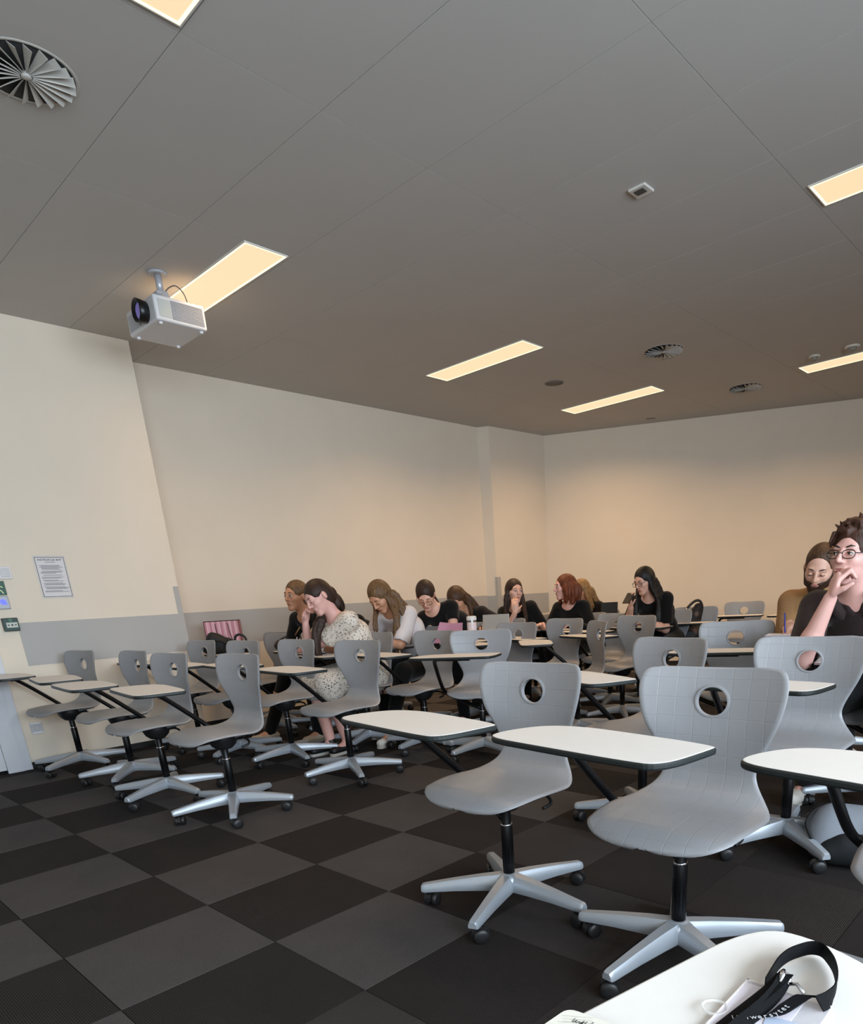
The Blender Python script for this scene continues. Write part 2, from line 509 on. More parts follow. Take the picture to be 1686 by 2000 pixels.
t = thing('ceiling_plate', 'small square white plate with a dark mesh in the ceiling', 'ceiling plate', (3.162, 2.935, H))
b = MB(); b.box((0, 0, -.006), (.10, .10, .012), taper=1.0); bevel(b.obj('plate_cover', mat('plate_white', '#cfcbc3', rough=.5), t), .003)
b = MB(); b.box((0, -.008, -.0135), (.055, .045, .003)); b.obj('plate_mesh', mat('plate_dark', '#4a4744', rough=.8, noise=.5, nscale=300), t)
for x, y, r, lb in ((2.83, 6.705, .052, 'small round white ceiling detector, the smaller of two above the far light strip'), (3.165, 6.705, .068, 'larger round white domed ceiling detector above the far light strip')):
    t = thing('ceiling_detector', lb, 'smoke detector', (x, y, H))
    b = MB(); b.lathe([(r, -.0005), (r, -.012), (r * .8, -.018)], n=28); b.obj('detector_base', mat('detector_white', '#d8d2c6', rough=.5), t)
    b = MB(); b.lathe([(r * .6, -.018), (r * .55, -.034), (r * .3, -.043), (.001, -.045)], n=24); b.obj('detector_dome', mat('detector_grey', '#8f897f', rough=.4), t)
t = thing('ceiling_slot', 'tiny dark slot in the ceiling close to the back wall', 'air slot', (0.56, 7.585, H), 0.46)
b = MB(); b.box((0, 0, -.002), (.115, .022, .004)); b.obj('slot_frame', mat('slot_grey', '#6d675f', rough=.7), t)
b = MB(); b.box((0, 0, -.0045), (.095, .010, .001)); b.obj('slot_gap', VENT_DARK, t)

# projector on its ceiling mount
PJW = mat('projector_white', '#d2d2d4', rough=.4)
PJG = mat('projector_grille', '#85868a', rough=.5)
t = thing('projector', 'white video projector hanging from the ceiling on a short pole', 'projector', (0.61, 1.47, H))
b = MB(); b.lathe([(.058, -.0005), (.058, -.010), (.052, -.014)], n=28); b.obj('mount_plate', mat('mount_grey', '#a9a9ae', rough=.45), t)
b = MB(); b.tube([(0, 0, -.01), (0, 0, -.105)], .021, 16); b.obj('mount_pole', mat('mount_silver', '#b9bac0', rough=.35, metal=.3), t)
b = MB(); b.box((0, 0, -.116), (.075, .075, .035), taper=.75); b.box((.0, .07, -.132), (.03, .16, .012)); b.box((.0, -.05, -.132), (.16, .03, .012)); b.obj('mount_bracket', mat('mount_silver', ''), t)
BX0, BX1, BY0, BY1, BZ0, BZ1 = -.355, .060, -.085, .240, -.273, -.136
b = MB()
b.box(((BX0 + BX1) / 2, (BY0 + BY1) / 2, (BZ0 + BZ1) / 2), (BX1 - BX0, BY1 - BY0, BZ1 - BZ0))
bevel(b.obj('projector_body', PJW, t), .012, 3)
b = MB()
for k in range(12):
    b.box((BX1 + .0015, BY0 + .205, BZ0 + .022 + k * .0084), (.005, .205, .0044))
b.obj('side_grille', PJG, t)
b = MB(); b.box((BX1 + .001, BY0 + .060, (BZ0 + BZ1) / 2), (.004, .075, .092)); b.obj('side_filter', mat('projector_filter', '#b3b8b4', rough=.6), t)
b = MB(); b.lathe([(.058, 0), (.062, -.03), (.064, -.062), (.056, -.064), (.050, -.04), (.001, -.04)], c=(-.075, BY0 + .004, -.205), axis='Y', n=28, cap=False); lens = b.obj('lens_barrel', mat('projector_black', '#0b0b0d', rough=.35), t)
b = MB(); b.ell((-.075, BY0 - .036, -.205), (.046, .016, .046)); b.obj('lens_glass', mat('lens_violet', '#2a2550', rough=.05, emit='#8f86d8', estr=.35), lens)
b = MB(); b.box((-.245, BY0 - .004, -.21), (.15, .006, .08)); b.obj('front_panel', mat('projector_front', '#b4b6be', rough=.3), t)
for k, (x, y) in enumerate(((.03, .21), (.03, -.05), (-.31, .21), (-.31, -.05))):
    b = MB(); b.lathe([(.011, BZ0 - .012), (.011, BZ0 + .002)], c=(x, y, 0), n=12); b.obj('foot', mat('projector_foot', '#e8e8ea', rough=.4), t)
b = MB(); b.tube(spline([(.0, .02, -.10), (.02, .05, -.07), (.03, .09, -.055), (.035, .13, -.085), (.03, .15, -.136)], 16), .0035, 8); b.obj('cable', mat('cable_grey', '#55534f', rough=.5), t)
for y in (.17, .205): 
    b = MB(); b.lathe([(.012, BZ1 - .002), (.012, BZ1 + .006)], c=(.03, y, 0), n=12); b.obj('button', mat('button_brown', '#7d6a54', rough=.5), t)

# ================================================================== LEFT WALL FITTINGS  (wall plane x = -0.65)
WX = -0.65
def rotx(loc):   # text lying in the wall plane: text x -> +y, text y -> +z, facing +x
    return Matrix.Translation(loc) @ Matrix(((0, 0, 1, 0), (1, 0, 0, 0), (0, 1, 0, 0), (0, 0, 0, 1)))
INK = mat('ink_black', '#141416', rough=.7)
PAPER = mat('paper', '#d9d4d4', rough=.6)
t = thing('wall_notice', 'white printed instruction sheet with black border taped to the left wall', 'notice', (WX, 0.852, 1.385))
b = MB(); b.box((.001, 0, 0), (.001, .215, .305)); b.obj('plastic_sleeve', mat('sleeve_film', '#d8d2cb', rough=.15, spec=.6), t)
b = MB(); b.box((.0022, 0, 0), (.001, .194, .282)); b.obj('paper_sheet', PAPER, t)
b = MB()
for c, d_ in (((.0032, 0, .139), (.001, .194, .003)), ((.0032, 0, -.139), (.001, .194, .003)), ((.0032, -.0955, 0), (.001, .003, .278)), ((.0032, .0955, 0), (.001, .003, .278))): b.box(c, d_)
b.obj('border', INK, t)
text_obj('heading', 'INSTRUKCJA BHP', .0205, INK, rotx((.0033, 0, .1205)), t)
GREYINK = mat('ink_grey', '#77747a', rough=.7)
b = MB()
rr = random.Random(3)
b.box((.0032, .0, .104), (.001, .07, .003))
z = .082
while z > -.105:
    blk = rr.choice([1, 2, 3])
    ln = rr.uniform(.10, .16)
    b.box((.0032, -.078 + ln / 2 + rr.choice([0, 0, .012]), z), (.001, ln, .0032))
    z -= .0068 if rr.random() < .8 else .014
b.obj('text_lines', GREYINK, t)

t = thing('light_switch', 'white double light switch at the left picture edge above the green sign', 'switch', (WX, 0.545, 1.42))
b = MB(); b.box((.006, 0, 0), (.012, .086, .086)); bevel(b.obj('switch_frame', mat('switch_white', '#d6d2d0', rough=.35), t), .003)
b = MB(); b.box((.0135, 0, 0), (.006, .058, .058)); bevel(b.obj('rocker', mat('rocker_white', '#c2bfc0', rough=.3), t), .002)
t = thing('exit_sign', 'green and white square exit pictogram sign at the left picture edge', 'exit sign', (WX, 0.475, 1.316))
b = MB(); b.box((.003, 0, 0), (.006, .10, .096)); b.obj('sign_plate', mat('exit_green', '#0f4a33', rough=.4), t)
b = MB()
PICT = mat('pictogram_white', '#cfe0a8', rough=.4)
b.lathe([(.009, .0062), (.009, .0072)], c=(0, .008, .031), axis='X', n=14)
for a, c, w in (((.012, .018), (-.004, -.008), .011), ((.012, .015), (.034, .004), .006), ((.012, .015), (-.014, .012), .006), ((-.004, -.008), (.020, -.018), .008), ((.020, -.018), (.030, -.038), .007), ((-.004, -.008), (-.022, -.022), .008), ((-.022, -.022), (-.038, -.024), .007)):
    p, q = Vector((0, *a)), Vector((0, *c)); d_ = (q - p).normalized(); n_ = Vector((0, -d_.z, d_.y)) * w / 2
    pts = [p + n_, p - n_, q - n_, q + n_]
    b.hull8([v + Vector((.006, 0, 0)) for v in pts], [v + Vector((.0072, 0, 0)) for v in pts])
b.obj('running_figure', PICT, t)
t = thing('card_reader', 'grey door button with a blue symbol below the green exit sign', 'door button', (WX, 0.472, 1.217))
b = MB(); b.box((.009, 0, 0), (.018, .10, .090)); bevel(b.obj('reader_case', mat('reader_grey', '#9b9da6', rough=.35, metal=.2), t), .004)
b = MB(); b.lathe([(.019, .0182), (.019, .0196)], c=(0, .012, .004), axis='X', n=20); b.box((.019, .028, -.010), (.0028, .016, .007)); b.obj('blue_symbol', mat('blue_light', '#5a63ff', rough=.3, emit='#5560ff', estr=.7), t)
t = thing('call_point', 'dark green emergency call point with white label beside the grey rail', 'call point', (WX, 0.490, 1.064))
b = MB(); b.box((.020, 0, 0), (.040, .096, .092)); bevel(b.obj('call_point_case', mat('call_green', '#0d3328', rough=.4), t), .004)
b = MB(); b.box((.0412, .004, -.004), (.0026, .070, .036)); b.obj('label_plate', mat('label_white', '#b9beb4', rough=.4), t)
b = MB()
b.lathe([(.006, .0426), (.006, .0434)], c=(0, .004, -.004), axis='X', n=12)
for sgn in (-1, 1): b.add([(.0432, .004 + sgn * .012, -.004), (.0432, .004 + sgn * .026, .001), (.0432, .004 + sgn * .026, -.009), (.0426, .004 + sgn * .012, -.004), (.0426, .004 + sgn * .026, .001), (.0426, .004 + sgn * .026, -.009)], [(0, 1, 2), (3, 5, 4), (0, 3, 4, 1), (1, 4, 5, 2), (2, 5, 3, 0)])
b.obj('arrows', INK, t)
b = MB(); b.lathe([(.014, .0405), (.013, .0418)], c=(0, .0, .030), axis='X', n=16); b.obj('green_window', mat('call_window', '#1d5b3c', rough=.3), t)
t = thing('wall_socket', 'white wall socket low on the left wall behind the first chair', 'socket', (WX, 0.472, 0.303))
b = MB(); b.box((.006, 0, 0), (.012, .080, .086)); bevel(b.obj('socket_frame', mat('socket_white', '#bdbdbf', rough=.35), t), .003)
b = MB(); b.lathe([(.021, .0125), (.020, .0135), (.019, .006), (.001, .006)], axis='X', n=20, cap=False); b.obj('socket_well', mat('socket_grey', '#7f8084', rough=.5), t)
b = MB(); b.box((.0135, 0, .036), (.004, .076, .010)); b.box((.0135, 0, -.036), (.004, .076, .010)); b.obj('socket_edge', mat('socket_edge', '#e6e6ea', rough=.3), t)
# ================================================================== CHAIRS
def shell_material():
    m, nt, b = node_mat('chair_shell_plastic')
    b.inputs['Base Color'].default_value = lin('#929294')
    b.inputs['Roughness'].default_value = 0.42
    uv = nt.nodes.new('ShaderNodeUVMap')
    sp = nt.nodes.new('ShaderNodeSeparateXYZ'); nt.links.new(uv.outputs[0], sp.inputs[0])
    hs = []
    for ax in ('X', 'Y'):
        a = nt.nodes.new('ShaderNodeMath'); a.operation = 'MULTIPLY_ADD'; a.inputs[1].default_value = 1 / 0.055; a.inputs[2].default_value = 20.5 if ax == 'X' else 20.0
        nt.links.new(sp.outputs[ax], a.inputs[0])
        f = nt.nodes.new('ShaderNodeMath'); f.operation = 'FRACT'; nt.links.new(a.outputs[0], f.inputs[0])
        s_ = nt.nodes.new('ShaderNodeMath'); s_.operation = 'SUBTRACT'; s_.inputs[1].default_value = 0.5; nt.links.new(f.outputs[0], s_.inputs[0])
        ab = nt.nodes.new('ShaderNodeMath'); ab.operation = 'ABSOLUTE'; nt.links.new(s_.outputs[0], ab.inputs[0])
        r = nt.nodes.new('ShaderNodeMapRange'); r.inputs['From Min'].default_value = 0.0; r.inputs['From Max'].default_value = 0.03
        r.inputs['To Min'].default_value = 0.0; r.inputs['To Max'].default_value = 1.0
        nt.links.new(ab.outputs[0], r.inputs['Value']); hs.append(r)
    mn = nt.nodes.new('ShaderNodeMath'); mn.operation = 'MINIMUM'
    nt.links.new(hs[0].outputs[0], mn.inputs[0]); nt.links.new(hs[1].outputs[0], mn.inputs[1])
    tc = nt.nodes.new('ShaderNodeTexCoord'); n = nt.nodes.new('ShaderNodeTexNoise'); n.inputs['Scale'].default_value = 700; n.inputs['Detail'].default_value = 1
    nt.links.new(tc.outputs['Object'], n.inputs['Vector'])
    ad = nt.nodes.new('ShaderNodeMath'); ad.operation = 'MULTIPLY_ADD'; ad.inputs[1].default_value = 0.25
    nt.links.new(n.outputs['Fac'], ad.inputs[0]); nt.links.new(mn.outputs[0], ad.inputs[2])
    bp = nt.nodes.new('ShaderNodeBump'); bp.inputs['Strength'].default_value = 0.5; bp.inputs['Distance'].default_value = 0.0010
    nt.links.new(ad.outputs[0], bp.inputs['Height']); nt.links.new(bp.outputs['Normal'], b.inputs['Normal'])
    return m
SHELL = shell_material()
BLACK = mat('black_steel', '#08080a', rough=.35, spec=.3)
BLACKP = mat('black_plastic', '#141415', rough=.5)
SILVER = mat('silver_paint', '#a9afb6', rough=.36, metal=.35)
CHROME = mat('chrome', '#d5d5d8', rough=.15, metal=1.0)
TRAYG = mat('tray_grey', '#8d9092', rough=.5)
TABW = mat('tablet_laminate', '#dcd7d0', rough=.5, noise=.012, nscale=40)
TABE = mat('tablet_edge', '#1f2423', rough=.45)

def build_shell():
    prof = []
    for tdeg in (88, 76, 62, 47, 32, 16, 0):
        a = math.radians(tdeg)
        y = -.150 - .092 * math.sin(a)
        z = .476 - .036 * math.sin(a) ** 2.2
        prof.append((y, z, .206 * math.cos(a) ** .62 + .004, 0.0))
    prof += [(-.10, .479, .217, 0), (-.04, .479, .223, 0), (.02, .476, .224, 0), (.07, .474, .219, .0), (.11, .477, .203, .06), (.143, .487, .180, .2), (.165, .505, .159, .35),
             (.177, .530, .144, .45), (.182, .555, .139, .52), (.181, .580, .144, .58), (.181, .610, .156, .68), (.182, .645, .173, .8), (.185, .690, .195, 1), (.190, .740, .211, 1),
             (.196, .780, .217, 1), (.201, .808, .216, 1), (.205, .826, .209, 1), (.2075, .836, .200, 1), (.209, .8425, .185, 1), (.2095, .8455, .165, 1), (.210, .8475, .12, 1)]
    P = np.array(prof)
    Q = spline(P, 78)
    nx = 27
    rows = []
    d = np.diff(Q[:, :2], axis=0); arc = np.concatenate([[0], np.cumsum(np.hypot(d[:, 0], d[:, 1]))])
    tang = np.gradient(Q[:, :2], axis=0); tang /= np.linalg.norm(tang, axis=1)[:, None]
    V = np.zeros((len(Q), nx, 3)); UV = np.zeros((len(Q), nx, 2))
    for i, (y, z, w, bk) in enumerate(Q):
        for k in range(nx):
            v = -1 + 2 * k / (nx - 1)
            v = math.sin(v * math.pi / 2) * .35 + v * .65
            x = v * w
            n = np.array([-tang[i, 1], tang[i, 0]])      # normal in y,z: up from the seat / forwards from the back
            c = .040 * bk * (x / .215) ** 2 - .010 * (1 - bk) * (abs(v) ** 4)
            V[i, k] = (x, y + n[0] * c, z + n[1] * c)
            UV[i, k] = (x, arc[i])
    du = np.gradient(V, axis=0); dv = np.gradient(V, axis=1)
    N = np.cross(dv, du); N /= np.linalg.norm(N, axis=2)[:, :, None] + 1e-12
    th = .0055
    top = V + N * th; bot = V - N * th
    bm = bmesh.new(); ul = bm.loops.layers.uv.new('UVMap')
    m = len(Q)
    vt = [[bm.verts.new(top[i, k]) for k in range(nx)] for i in range(m)]
    vb = [[bm.verts.new(bot[i, k]) for k in range(nx)] for i in range(m)]
    def quad(vs, uvs):
        f = bm.faces.new(vs); f.smooth = True
        for l, u in zip(f.loops, uvs): l[ul].uv = u
    for i in range(m - 1):
        for k in range(nx - 1):
            ids = [(i, k), (i, k + 1), (i + 1, k + 1), (i + 1, k)]
            quad([vt[a][b] for a, b in ids], [UV[a, b] for a, b in ids])
            ids = ids[::-1]
            quad([vb[a][b] for a, b in ids], [UV[a, b] for a, b in ids])
    # rounded rim
    loop = [(0, k) for k in range(nx)] + [(i, nx - 1) for i in range(1, m)] + [(m - 1, k) for k in range(nx - 2, -1, -1)] + [(i, 0) for i in range(m - 2, 0, -1)]
    cen = {}
    mids = []
    L = len(loop)
    for q, (i, k) in enumerate(loop):
        a = V[loop[q - 1]]; b = V[loop[(q + 1) % L]]
        t = b - a; t /= np.linalg.norm(t) + 1e-12
        out = np.cross(t, N[i, k])
        mids.append(bm.verts.new(V[i, k] + out * .005))
    for q in range(L):
        a, b = loop[q], loop[(q + 1) % L]
        quad([vb[a[0]][a[1]], vb[b[0]][b[1]], mids[(q + 1) % L], mids[q]], [(0, 0)] * 4)
        quad([mids[q], mids[(q + 1) % L], vt[b[0]][b[1]], vt[a[0]][a[1]]], [(0, 0)] * 4)
    bmesh.ops.recalc_face_normals(bm, faces=bm.faces)
    me = bpy.data.meshes.new('seat_shell'); bm.to_mesh(me); bm.free()
    o = link('tmp_shell', me)
    HZ, HY = .757, .188
    cb = MB(); cb.lathe([(.046, -.08), (.046, .08)], c=(0, HY, HZ), axis='Y', n=36)
    co = cb.obj('tmp_cut', None)
    for v in co.data.vertices: v.co.z = HZ + (v.co.z - HZ) * .90
    md = o.modifiers.new('b', 'BOOLEAN'); md.operation = 'DIFFERENCE'; md.object = co; md.solver = 'EXACT'
    dg = bpy.context.evaluated_depsgraph_get()
    me2 = bpy.data.meshes.new_from_object(o.evaluated_get(dg))
    bpy.data.objects.remove(o); bpy.data.objects.remove(co)
    bm = bmesh.new(); bm.from_mesh(me2)
    # moulded rim round the grip hole
    ring = MB()
    prof = [(.046, -.0062), (.050, -.0070), (.0535, -.0052), (.0535, .0052), (.050, .0070), (.046, .0062), (.0455, 0), (.046, -.0062)]
    ring.lathe(prof, c=(0, HY, HZ), axis='Y', n=40, cap=False)
    rm = ring.mesh('r', None)
    for v in rm.vertices:
        v.co.z = HZ + (v.co.z - HZ) * .90
        v.co.y += .05 * (v.co.z - HZ) - .040 * (v.co.x / .215) ** 2
    bm.from_mesh(rm)
    for f in bm.faces: f.smooth = True
    bm.to_mesh(me2); bm.free()
    me2.materials.clear(); me2.materials.append(SHELL)
    me2.set_sharp_from_angle(angle=math.radians(50))
    me2.name = 'seat_shell'
    return me2

SHELL_ME = build_shell()
# tray and mechanism below the seat
b = MB()
b.hull8([Vector(p) for p in ((-.075, .035, .430), (.075, .035, .430), (.10, .135, .440), (-.10, .135, .440))],
        [Vector(p) for p in ((-.115, .0, .468), (.115, .0, .468), (.135, .135, .470), (-.135, .135, .470))])
TRAY_ME = b.mesh('seat_tray', TRAYG)
b = MB(); b.lathe([(.018, .366), (.042, .372), (.064, .392), (.078, .422), (.080, .470)], n=24); b.box((0, .055, .428), (.085, .10, .03)); b.box((0, .10, .454), (.20, .018, .022))
MECH_ME = b.mesh('tilt_mechanism', BLACKP)
b = MB(); b.lathe([(.021, .11), (.0215, .24), (.0215, .308), (.0185, .315), (.0180, .368), (.0165, .383)], n=20); COLUMN_ME = b.mesh('gas_column', BLACK)
b = MB(); b.lathe([(.0205, .308), (.0205, .319)], n=20); COLLAR_ME = b.mesh('column_collar', CHROME)
b = MB(); b.lathe([(.0190, .366), (.0190, .381)], n=20); COLLAR2_ME = b.mesh('column_collar', CHROME)
b = MB(); b.tube(spline([(.03, .06, .430), (.12, .075, .420), (.155, .06, .400), (.15, .02, .390)], 12), .006, 8); LEVER_ME = b.mesh('height_lever', BLACKP)
b = MB(); b.lathe([(.010, .055), (.040, .062), (.048, .085), (.044, .118), (.030, .129), (.022, .130)], n=30); HUB_ME = b.mesh('base_hub', SILVER)
def arm_mesh():
    b = MB()
    secs = []
    for r, zt, zb, hw in ((.025, .127, .066, .0300), (.10, .1205, .067, .0268), (.20, .1080, .066, .0228), (.314, .0910, .0605, .0188), (.324, .0885, .0615, .0180), (.3285, .0845, .064, .0155)):
        h_ = zt - zb; c_ = .10 * h_
        secs.append([(r, -hw * .93, zb), (r, hw * .93, zb), (r, hw, zb + c_), (r, hw * .98, zb + h_ * .50), (r, hw * .70, zt - c_), (r, hw * .58, zt), (r, -hw * .58, zt), (r, -hw * .70, zt - c_), (r, -hw * .98, zb + h_ * .50), (r, -hw, zb + c_)])
    V = sum(secs, []); n = 10
    F = [tuple(range(n)), tuple(reversed(range((len(secs) - 1) * n, len(secs) * n)))]
    for i in range(len(secs) - 1):
        for k in range(n): F.append((i * n + k, (i + 1) * n + k, (i + 1) * n + (k + 1) % n, i * n + (k + 1) % n))
    b.add(V, F, True)
    me = b.mesh('base_arm', SILVER)
    bm = bmesh.new(); bm.from_mesh(me); bmesh.ops.recalc_face_normals(bm, faces=bm.faces)
    bm.to_mesh(me); bm.free()
    me.set_sharp_from_angle(angle=math.radians(32))
    return me
ARM_ME = arm_mesh()
b = MB()
b.tube([(0, 0, .050), (0, 0, .066)], .008, 10)
V = []
for yy in (-.0075, .0075):
    for k in range(9):
        a = math.radians(-5 + 190 * k / 8); V.append((.012 + .031 * math.cos(a), yy, .026 + .031 * math.sin(a)))
n = 9
b.add(V, [tuple(range(n)), tuple(reversed(range(n, 2 * n)))] + [(k, n + k, n + k + 1, k + 1) for k in range(n - 1)] + [(n - 1, 2 * n - 1, n, 0)], False)
HOOD_ME = b.mesh('caster', BLACKP)
b = MB(); b.lathe([(.010, -.008), (.0255, -.008), (.0262, -.004), (.0262, .005), (.0235, .0085), (.008, .010), (.001, .010)], axis='Y', n=22); WHEEL_ME = b.mesh('wheel', mat('caster_rubber', '#1c1c1d', rough=.45))
TABARM_PTS = [(-.012, 0, .335), (-.10, .035, .365), (-.20, .080, .402), (-.262, .085, .438), (-.280, .055, .476), (-.283, -.02, .545), (-.281, -.11, .625), (-.274, -.185, .682), (-.240, -.240, .701), (-.16, -.275, .702), (-.02, -.300, .702)]
b = MB(); b.tube(spline(TABARM_PTS, 44), .0135, 12); b.box((-.13, -.285, .7035), (.20, .09, .007)); TABARM_ME = b.mesh('tablet_arm', BLACK)
TAB_POLY = [(-.272, -.085), (-.285, -.01), (-.225, .112), (-.105, .142), (.05, .118), (.318, .062), (.318, .02), (.282, -.168), (.18, -.163), (-.10, -.115)]
poly = chaikin([Vector((p[0] - .135, p[1] - .28, 0)) for p in TAB_POLY], 3)
def offs(poly, d):
    c = sum(poly, Vector()) / len(poly); out = []
    n = len(poly)
    for i in range(n):
        t = (poly[(i + 1) % n] - poly[i - 1]).normalized()
        nn = Vector((t.y, -t.x, 0))
        if nn.dot(poly[i] - c) < 0: nn = -nn
        out.append(poly[i] + nn * d)
    return out
if sum(poly[i].x * poly[(i + 1) % len(poly)].y - poly[(i + 1) % len(poly)].x * poly[i].y for i in range(len(poly))) < 0: poly = poly[::-1]
def stack(rings):
    b = MB(); n = len(poly); V = []; F = []
    for o_, z in rings: V += [Vector((p.x, p.y, z)) for p in offs(poly, o_)]
    F.append(tuple(reversed(range(n)))); F.append(tuple(range((len(rings) - 1) * n, len(rings) * n)))
    for i in range(len(rings) - 1):
        for k in range(n): F.append((i * n + k, i * n + (k + 1) % n, (i + 1) * n + (k + 1) % n, (i + 1) * n + k))
    return b.add(V, F)
TAB_ME = stack([(-.010, .7065), (-.002, .7085), (0, .713), (0, .720), (-.0025, .7235)]).mesh('writing_tablet', TABE)
TABTOP_ME = stack([(-.005, .722), (-.004, .7245), (-.006, .7252)]).mesh('tablet_top', TABW)

def make_chair(x, y, th, label, base=0.0, group='grey swivel tablet chairs', tab=0.0, tabshift=(0, 0)):
    t = thing('tablet_chair', label, 'chair', (x, y, 0), math.radians(th), group)
    link('seat_shell', SHELL_ME, t); link('seat_tray', TRAY_ME, t); link('tilt_mechanism', MECH_ME, t)
    link('gas_column', COLUMN_ME, t); link('column_collar', COLLAR_ME, t); link('column_collar', COLLAR2_ME, t); link('height_lever', LEVER_ME, t)
    link('base_hub', HUB_ME, t)
    for k in range(5):
        a = math.radians(base - th + 72 * k)
        link('base_arm', ARM_ME, t, None, a)
        c = link('caster', HOOD_ME, t, (.298 * math.cos(a), .298 * math.sin(a), 0), random.uniform(0, 6.28))
        for s in (-1, 1):
            w = link('wheel', WHEEL_ME, c, (.012, s * .0165, .0263))
            if s < 0: w.rotation_euler = (math.pi, 0, 0)
    ta = math.radians(tab)
    link('tablet_arm', TABARM_ME, t, None, ta)
    wt = link('writing_tablet', TAB_ME, t, (tabshift[0], tabshift[1], 0), ta)
    link('tablet_top', TABTOP_ME, wt)
    return t

CH = {}
def chairs():
    data = [
     # first row, along x at y ~ 0.69
     ('a1', -.274, .616, 8, 'grey swivel tablet chair nearest the door, beside the wall socket', 13),
     ('a2', .497, .695, 1, 'grey swivel tablet chair, second from the door in the front row', 31),
     ('a3', 1.217, .632, 4, 'grey swivel tablet chair, third from the door in the front row', 6),
     ('a4', 1.933, .690, 2, 'grey swivel tablet chair at the open end of the left front row', -29),
     ('a5', 3.977, .690, 2, 'large grey swivel tablet chair in the middle, first right of the aisle', 1),
     ('a6', 4.645, .705, 3, 'largest grey swivel tablet chair, its whole backrest grid in view', -26),
     ('a7', 5.345, .730, 0, 'grey tablet chair cut by the right picture edge, its white tablet over the grey backpack', 15),
     # second row
     ('b1', -.19, 1.50, 4, 'grey tablet chair of the second row nearest the wall, in front of the black bag', 20),
     ('b2', .498, 1.498, 4, 'grey tablet chair right of the black bag, second in the second row', 10),
     ('b3', 1.042, 1.616, 3, 'grey tablet chair directly in front of the woman in the floral dress', -14),
     ('b4', 1.84, 1.562, 4, 'grey tablet chair with the floral dress showing through its grip hole', -26),
     ('b5', 3.905, 1.753, -13, 'grey tablet chair partly hidden behind the largest chair, its left side showing', -10),
     ('b6', 4.569, 1.80, 6, 'grey tablet chair in front of the man with glasses', 29),
     # third row
     ('c1', -.58, 2.43, 3, 'grey tablet chair by the wall holding the pink striped bag', 5),
     ('c2', .45, 2.52, 4, 'grey tablet chair under the woman in the black top next to the floral dress', 40),
     ('c3', 1.10, 2.28, 3, 'grey tablet chair under the woman in the floral dress', 12),
     ('c4', 1.66, 2.40, 1, 'grey tablet chair in front of the woman with a pink folder', -8),
     ('c5', 2.20, 2.46, 36, 'grey tablet chair in front of the pale bottle, turned to the camera', -17),
     ('c6', 4.70, 2.60, 2, 'grey tablet chair under the man with glasses', 0),
     ('c7', 3.81, 3.00, 28, 'grey tablet chair in front of the bearded man, turned to the camera', 3),
     # fourth row and beyond
     ('d1', .05, 3.25, 3, 'grey tablet chair under the mostly hidden dark-haired person', 0),
     ('d2', .98, 2.98, 6, 'grey tablet chair under the woman in the white t-shirt', 15),
     ('d3', 1.22, 3.50, 30, 'grey tablet chair under the woman with the pink folder', 33),
     ('d4', 1.72, 3.27, 0, 'grey tablet chair right behind the pale bottle, backrest with small grip hole', 5),
     ('d5', 1.82, 3.78, -7, 'grey tablet chair in front of the red-haired woman', 9),
     ('d6', 2.42, 3.30, -38, 'grey tablet chair seen edge-on, turned to the left wall', 0),
     ('d7', 4.22, 3.55, 8, 'grey tablet chair under the bearded man', 24),
     ('e1', .98, 4.02, 2, 'grey tablet chair under the woman bending over behind the bottle', 11),
     ('e2', 0.86, 4.72, 28, 'grey tablet chair under the smiling woman near the pier', 30),
     ('e3', 1.35, 4.86, 3, 'grey tablet chair under the red-haired woman', 8),
     ('e4', 2.38, 4.02, -12, 'grey tablet chair with dark grip hole in front of the woman with a phone', 20),
     ('e5', 1.91, 4.55, 4, 'grey tablet chair with the black tablet computer leaning behind it', 3),
     ('f1', 1.06, 5.57, 3, 'grey tablet chair under the blonde woman', 0),
     ('f2', 2.18, 5.08, 8, 'grey tablet chair under the woman with a phone', 14),
     ('f3', 2.25, 5.6, 26, 'grey tablet chair behind the patterned backpack by the back wall', 0),
     ('f0', 1.58, 5.62, 2, 'grey tablet chair behind the propped black tablet computer, between the blonde and the phone user', 9),
     ('f4', 2.26, 6.80, 26, 'small grey tablet chair standing alone by the back wall', 20),
     ('f5', 2.98, 6.75, 20, 'grey tablet chair by the back wall behind the bearded man', 10),
    ]
    for k, x, y, th, lb, bs in data:
        CH[k] = make_chair(x, y, th, lb, bs)
chairs()
# ================================================================== PEOPLE
# bodies are sculpted as smooth implicit surfaces and polygonised (surface nets), one continuous mesh each
def sdf_cap(P, a, b, ra, rb, ax=None, fl=1.0):
    a = np.asarray(a, np.float32); b = np.asarray(b, np.float32)
    Q = P - a; d = b - a
    if ax is not None:
        ax = np.asarray(ax, np.float32)
        Q = Q + (1 / fl - 1) * (Q @ ax)[..., None] * ax
        d = d + (1 / fl - 1) * (d @ ax) * ax
    dd = float(d @ d) + 1e-9
    t = np.clip((Q @ d) / dd, 0, 1)
    r = ra + (rb - ra) * t
    return np.linalg.norm(Q - t[..., None] * d, axis=-1) - r

def sdf_ell(P, c, r, M):
    r = np.asarray(r, np.float32)
    q = ((P - np.asarray(c, np.float32)) @ M) / r
    k0 = np.linalg.norm(q, axis=-1)
    k1 = np.linalg.norm(q / r, axis=-1) + 1e-6
    return k0 * (k0 - 1.0) / k1

def prim_bounds(p, pad):
    if p[0] == 'cap':
        a, b = np.asarray(p[1]), np.asarray(p[2]); r = max(p[3], p[4]) * max(1.0, p[6]) + pad
        return np.minimum(a, b) - r, np.maximum(a, b) + r
    r = max(p[2]) + pad
    return np.asarray(p[1]) - r, np.asarray(p[1]) + r

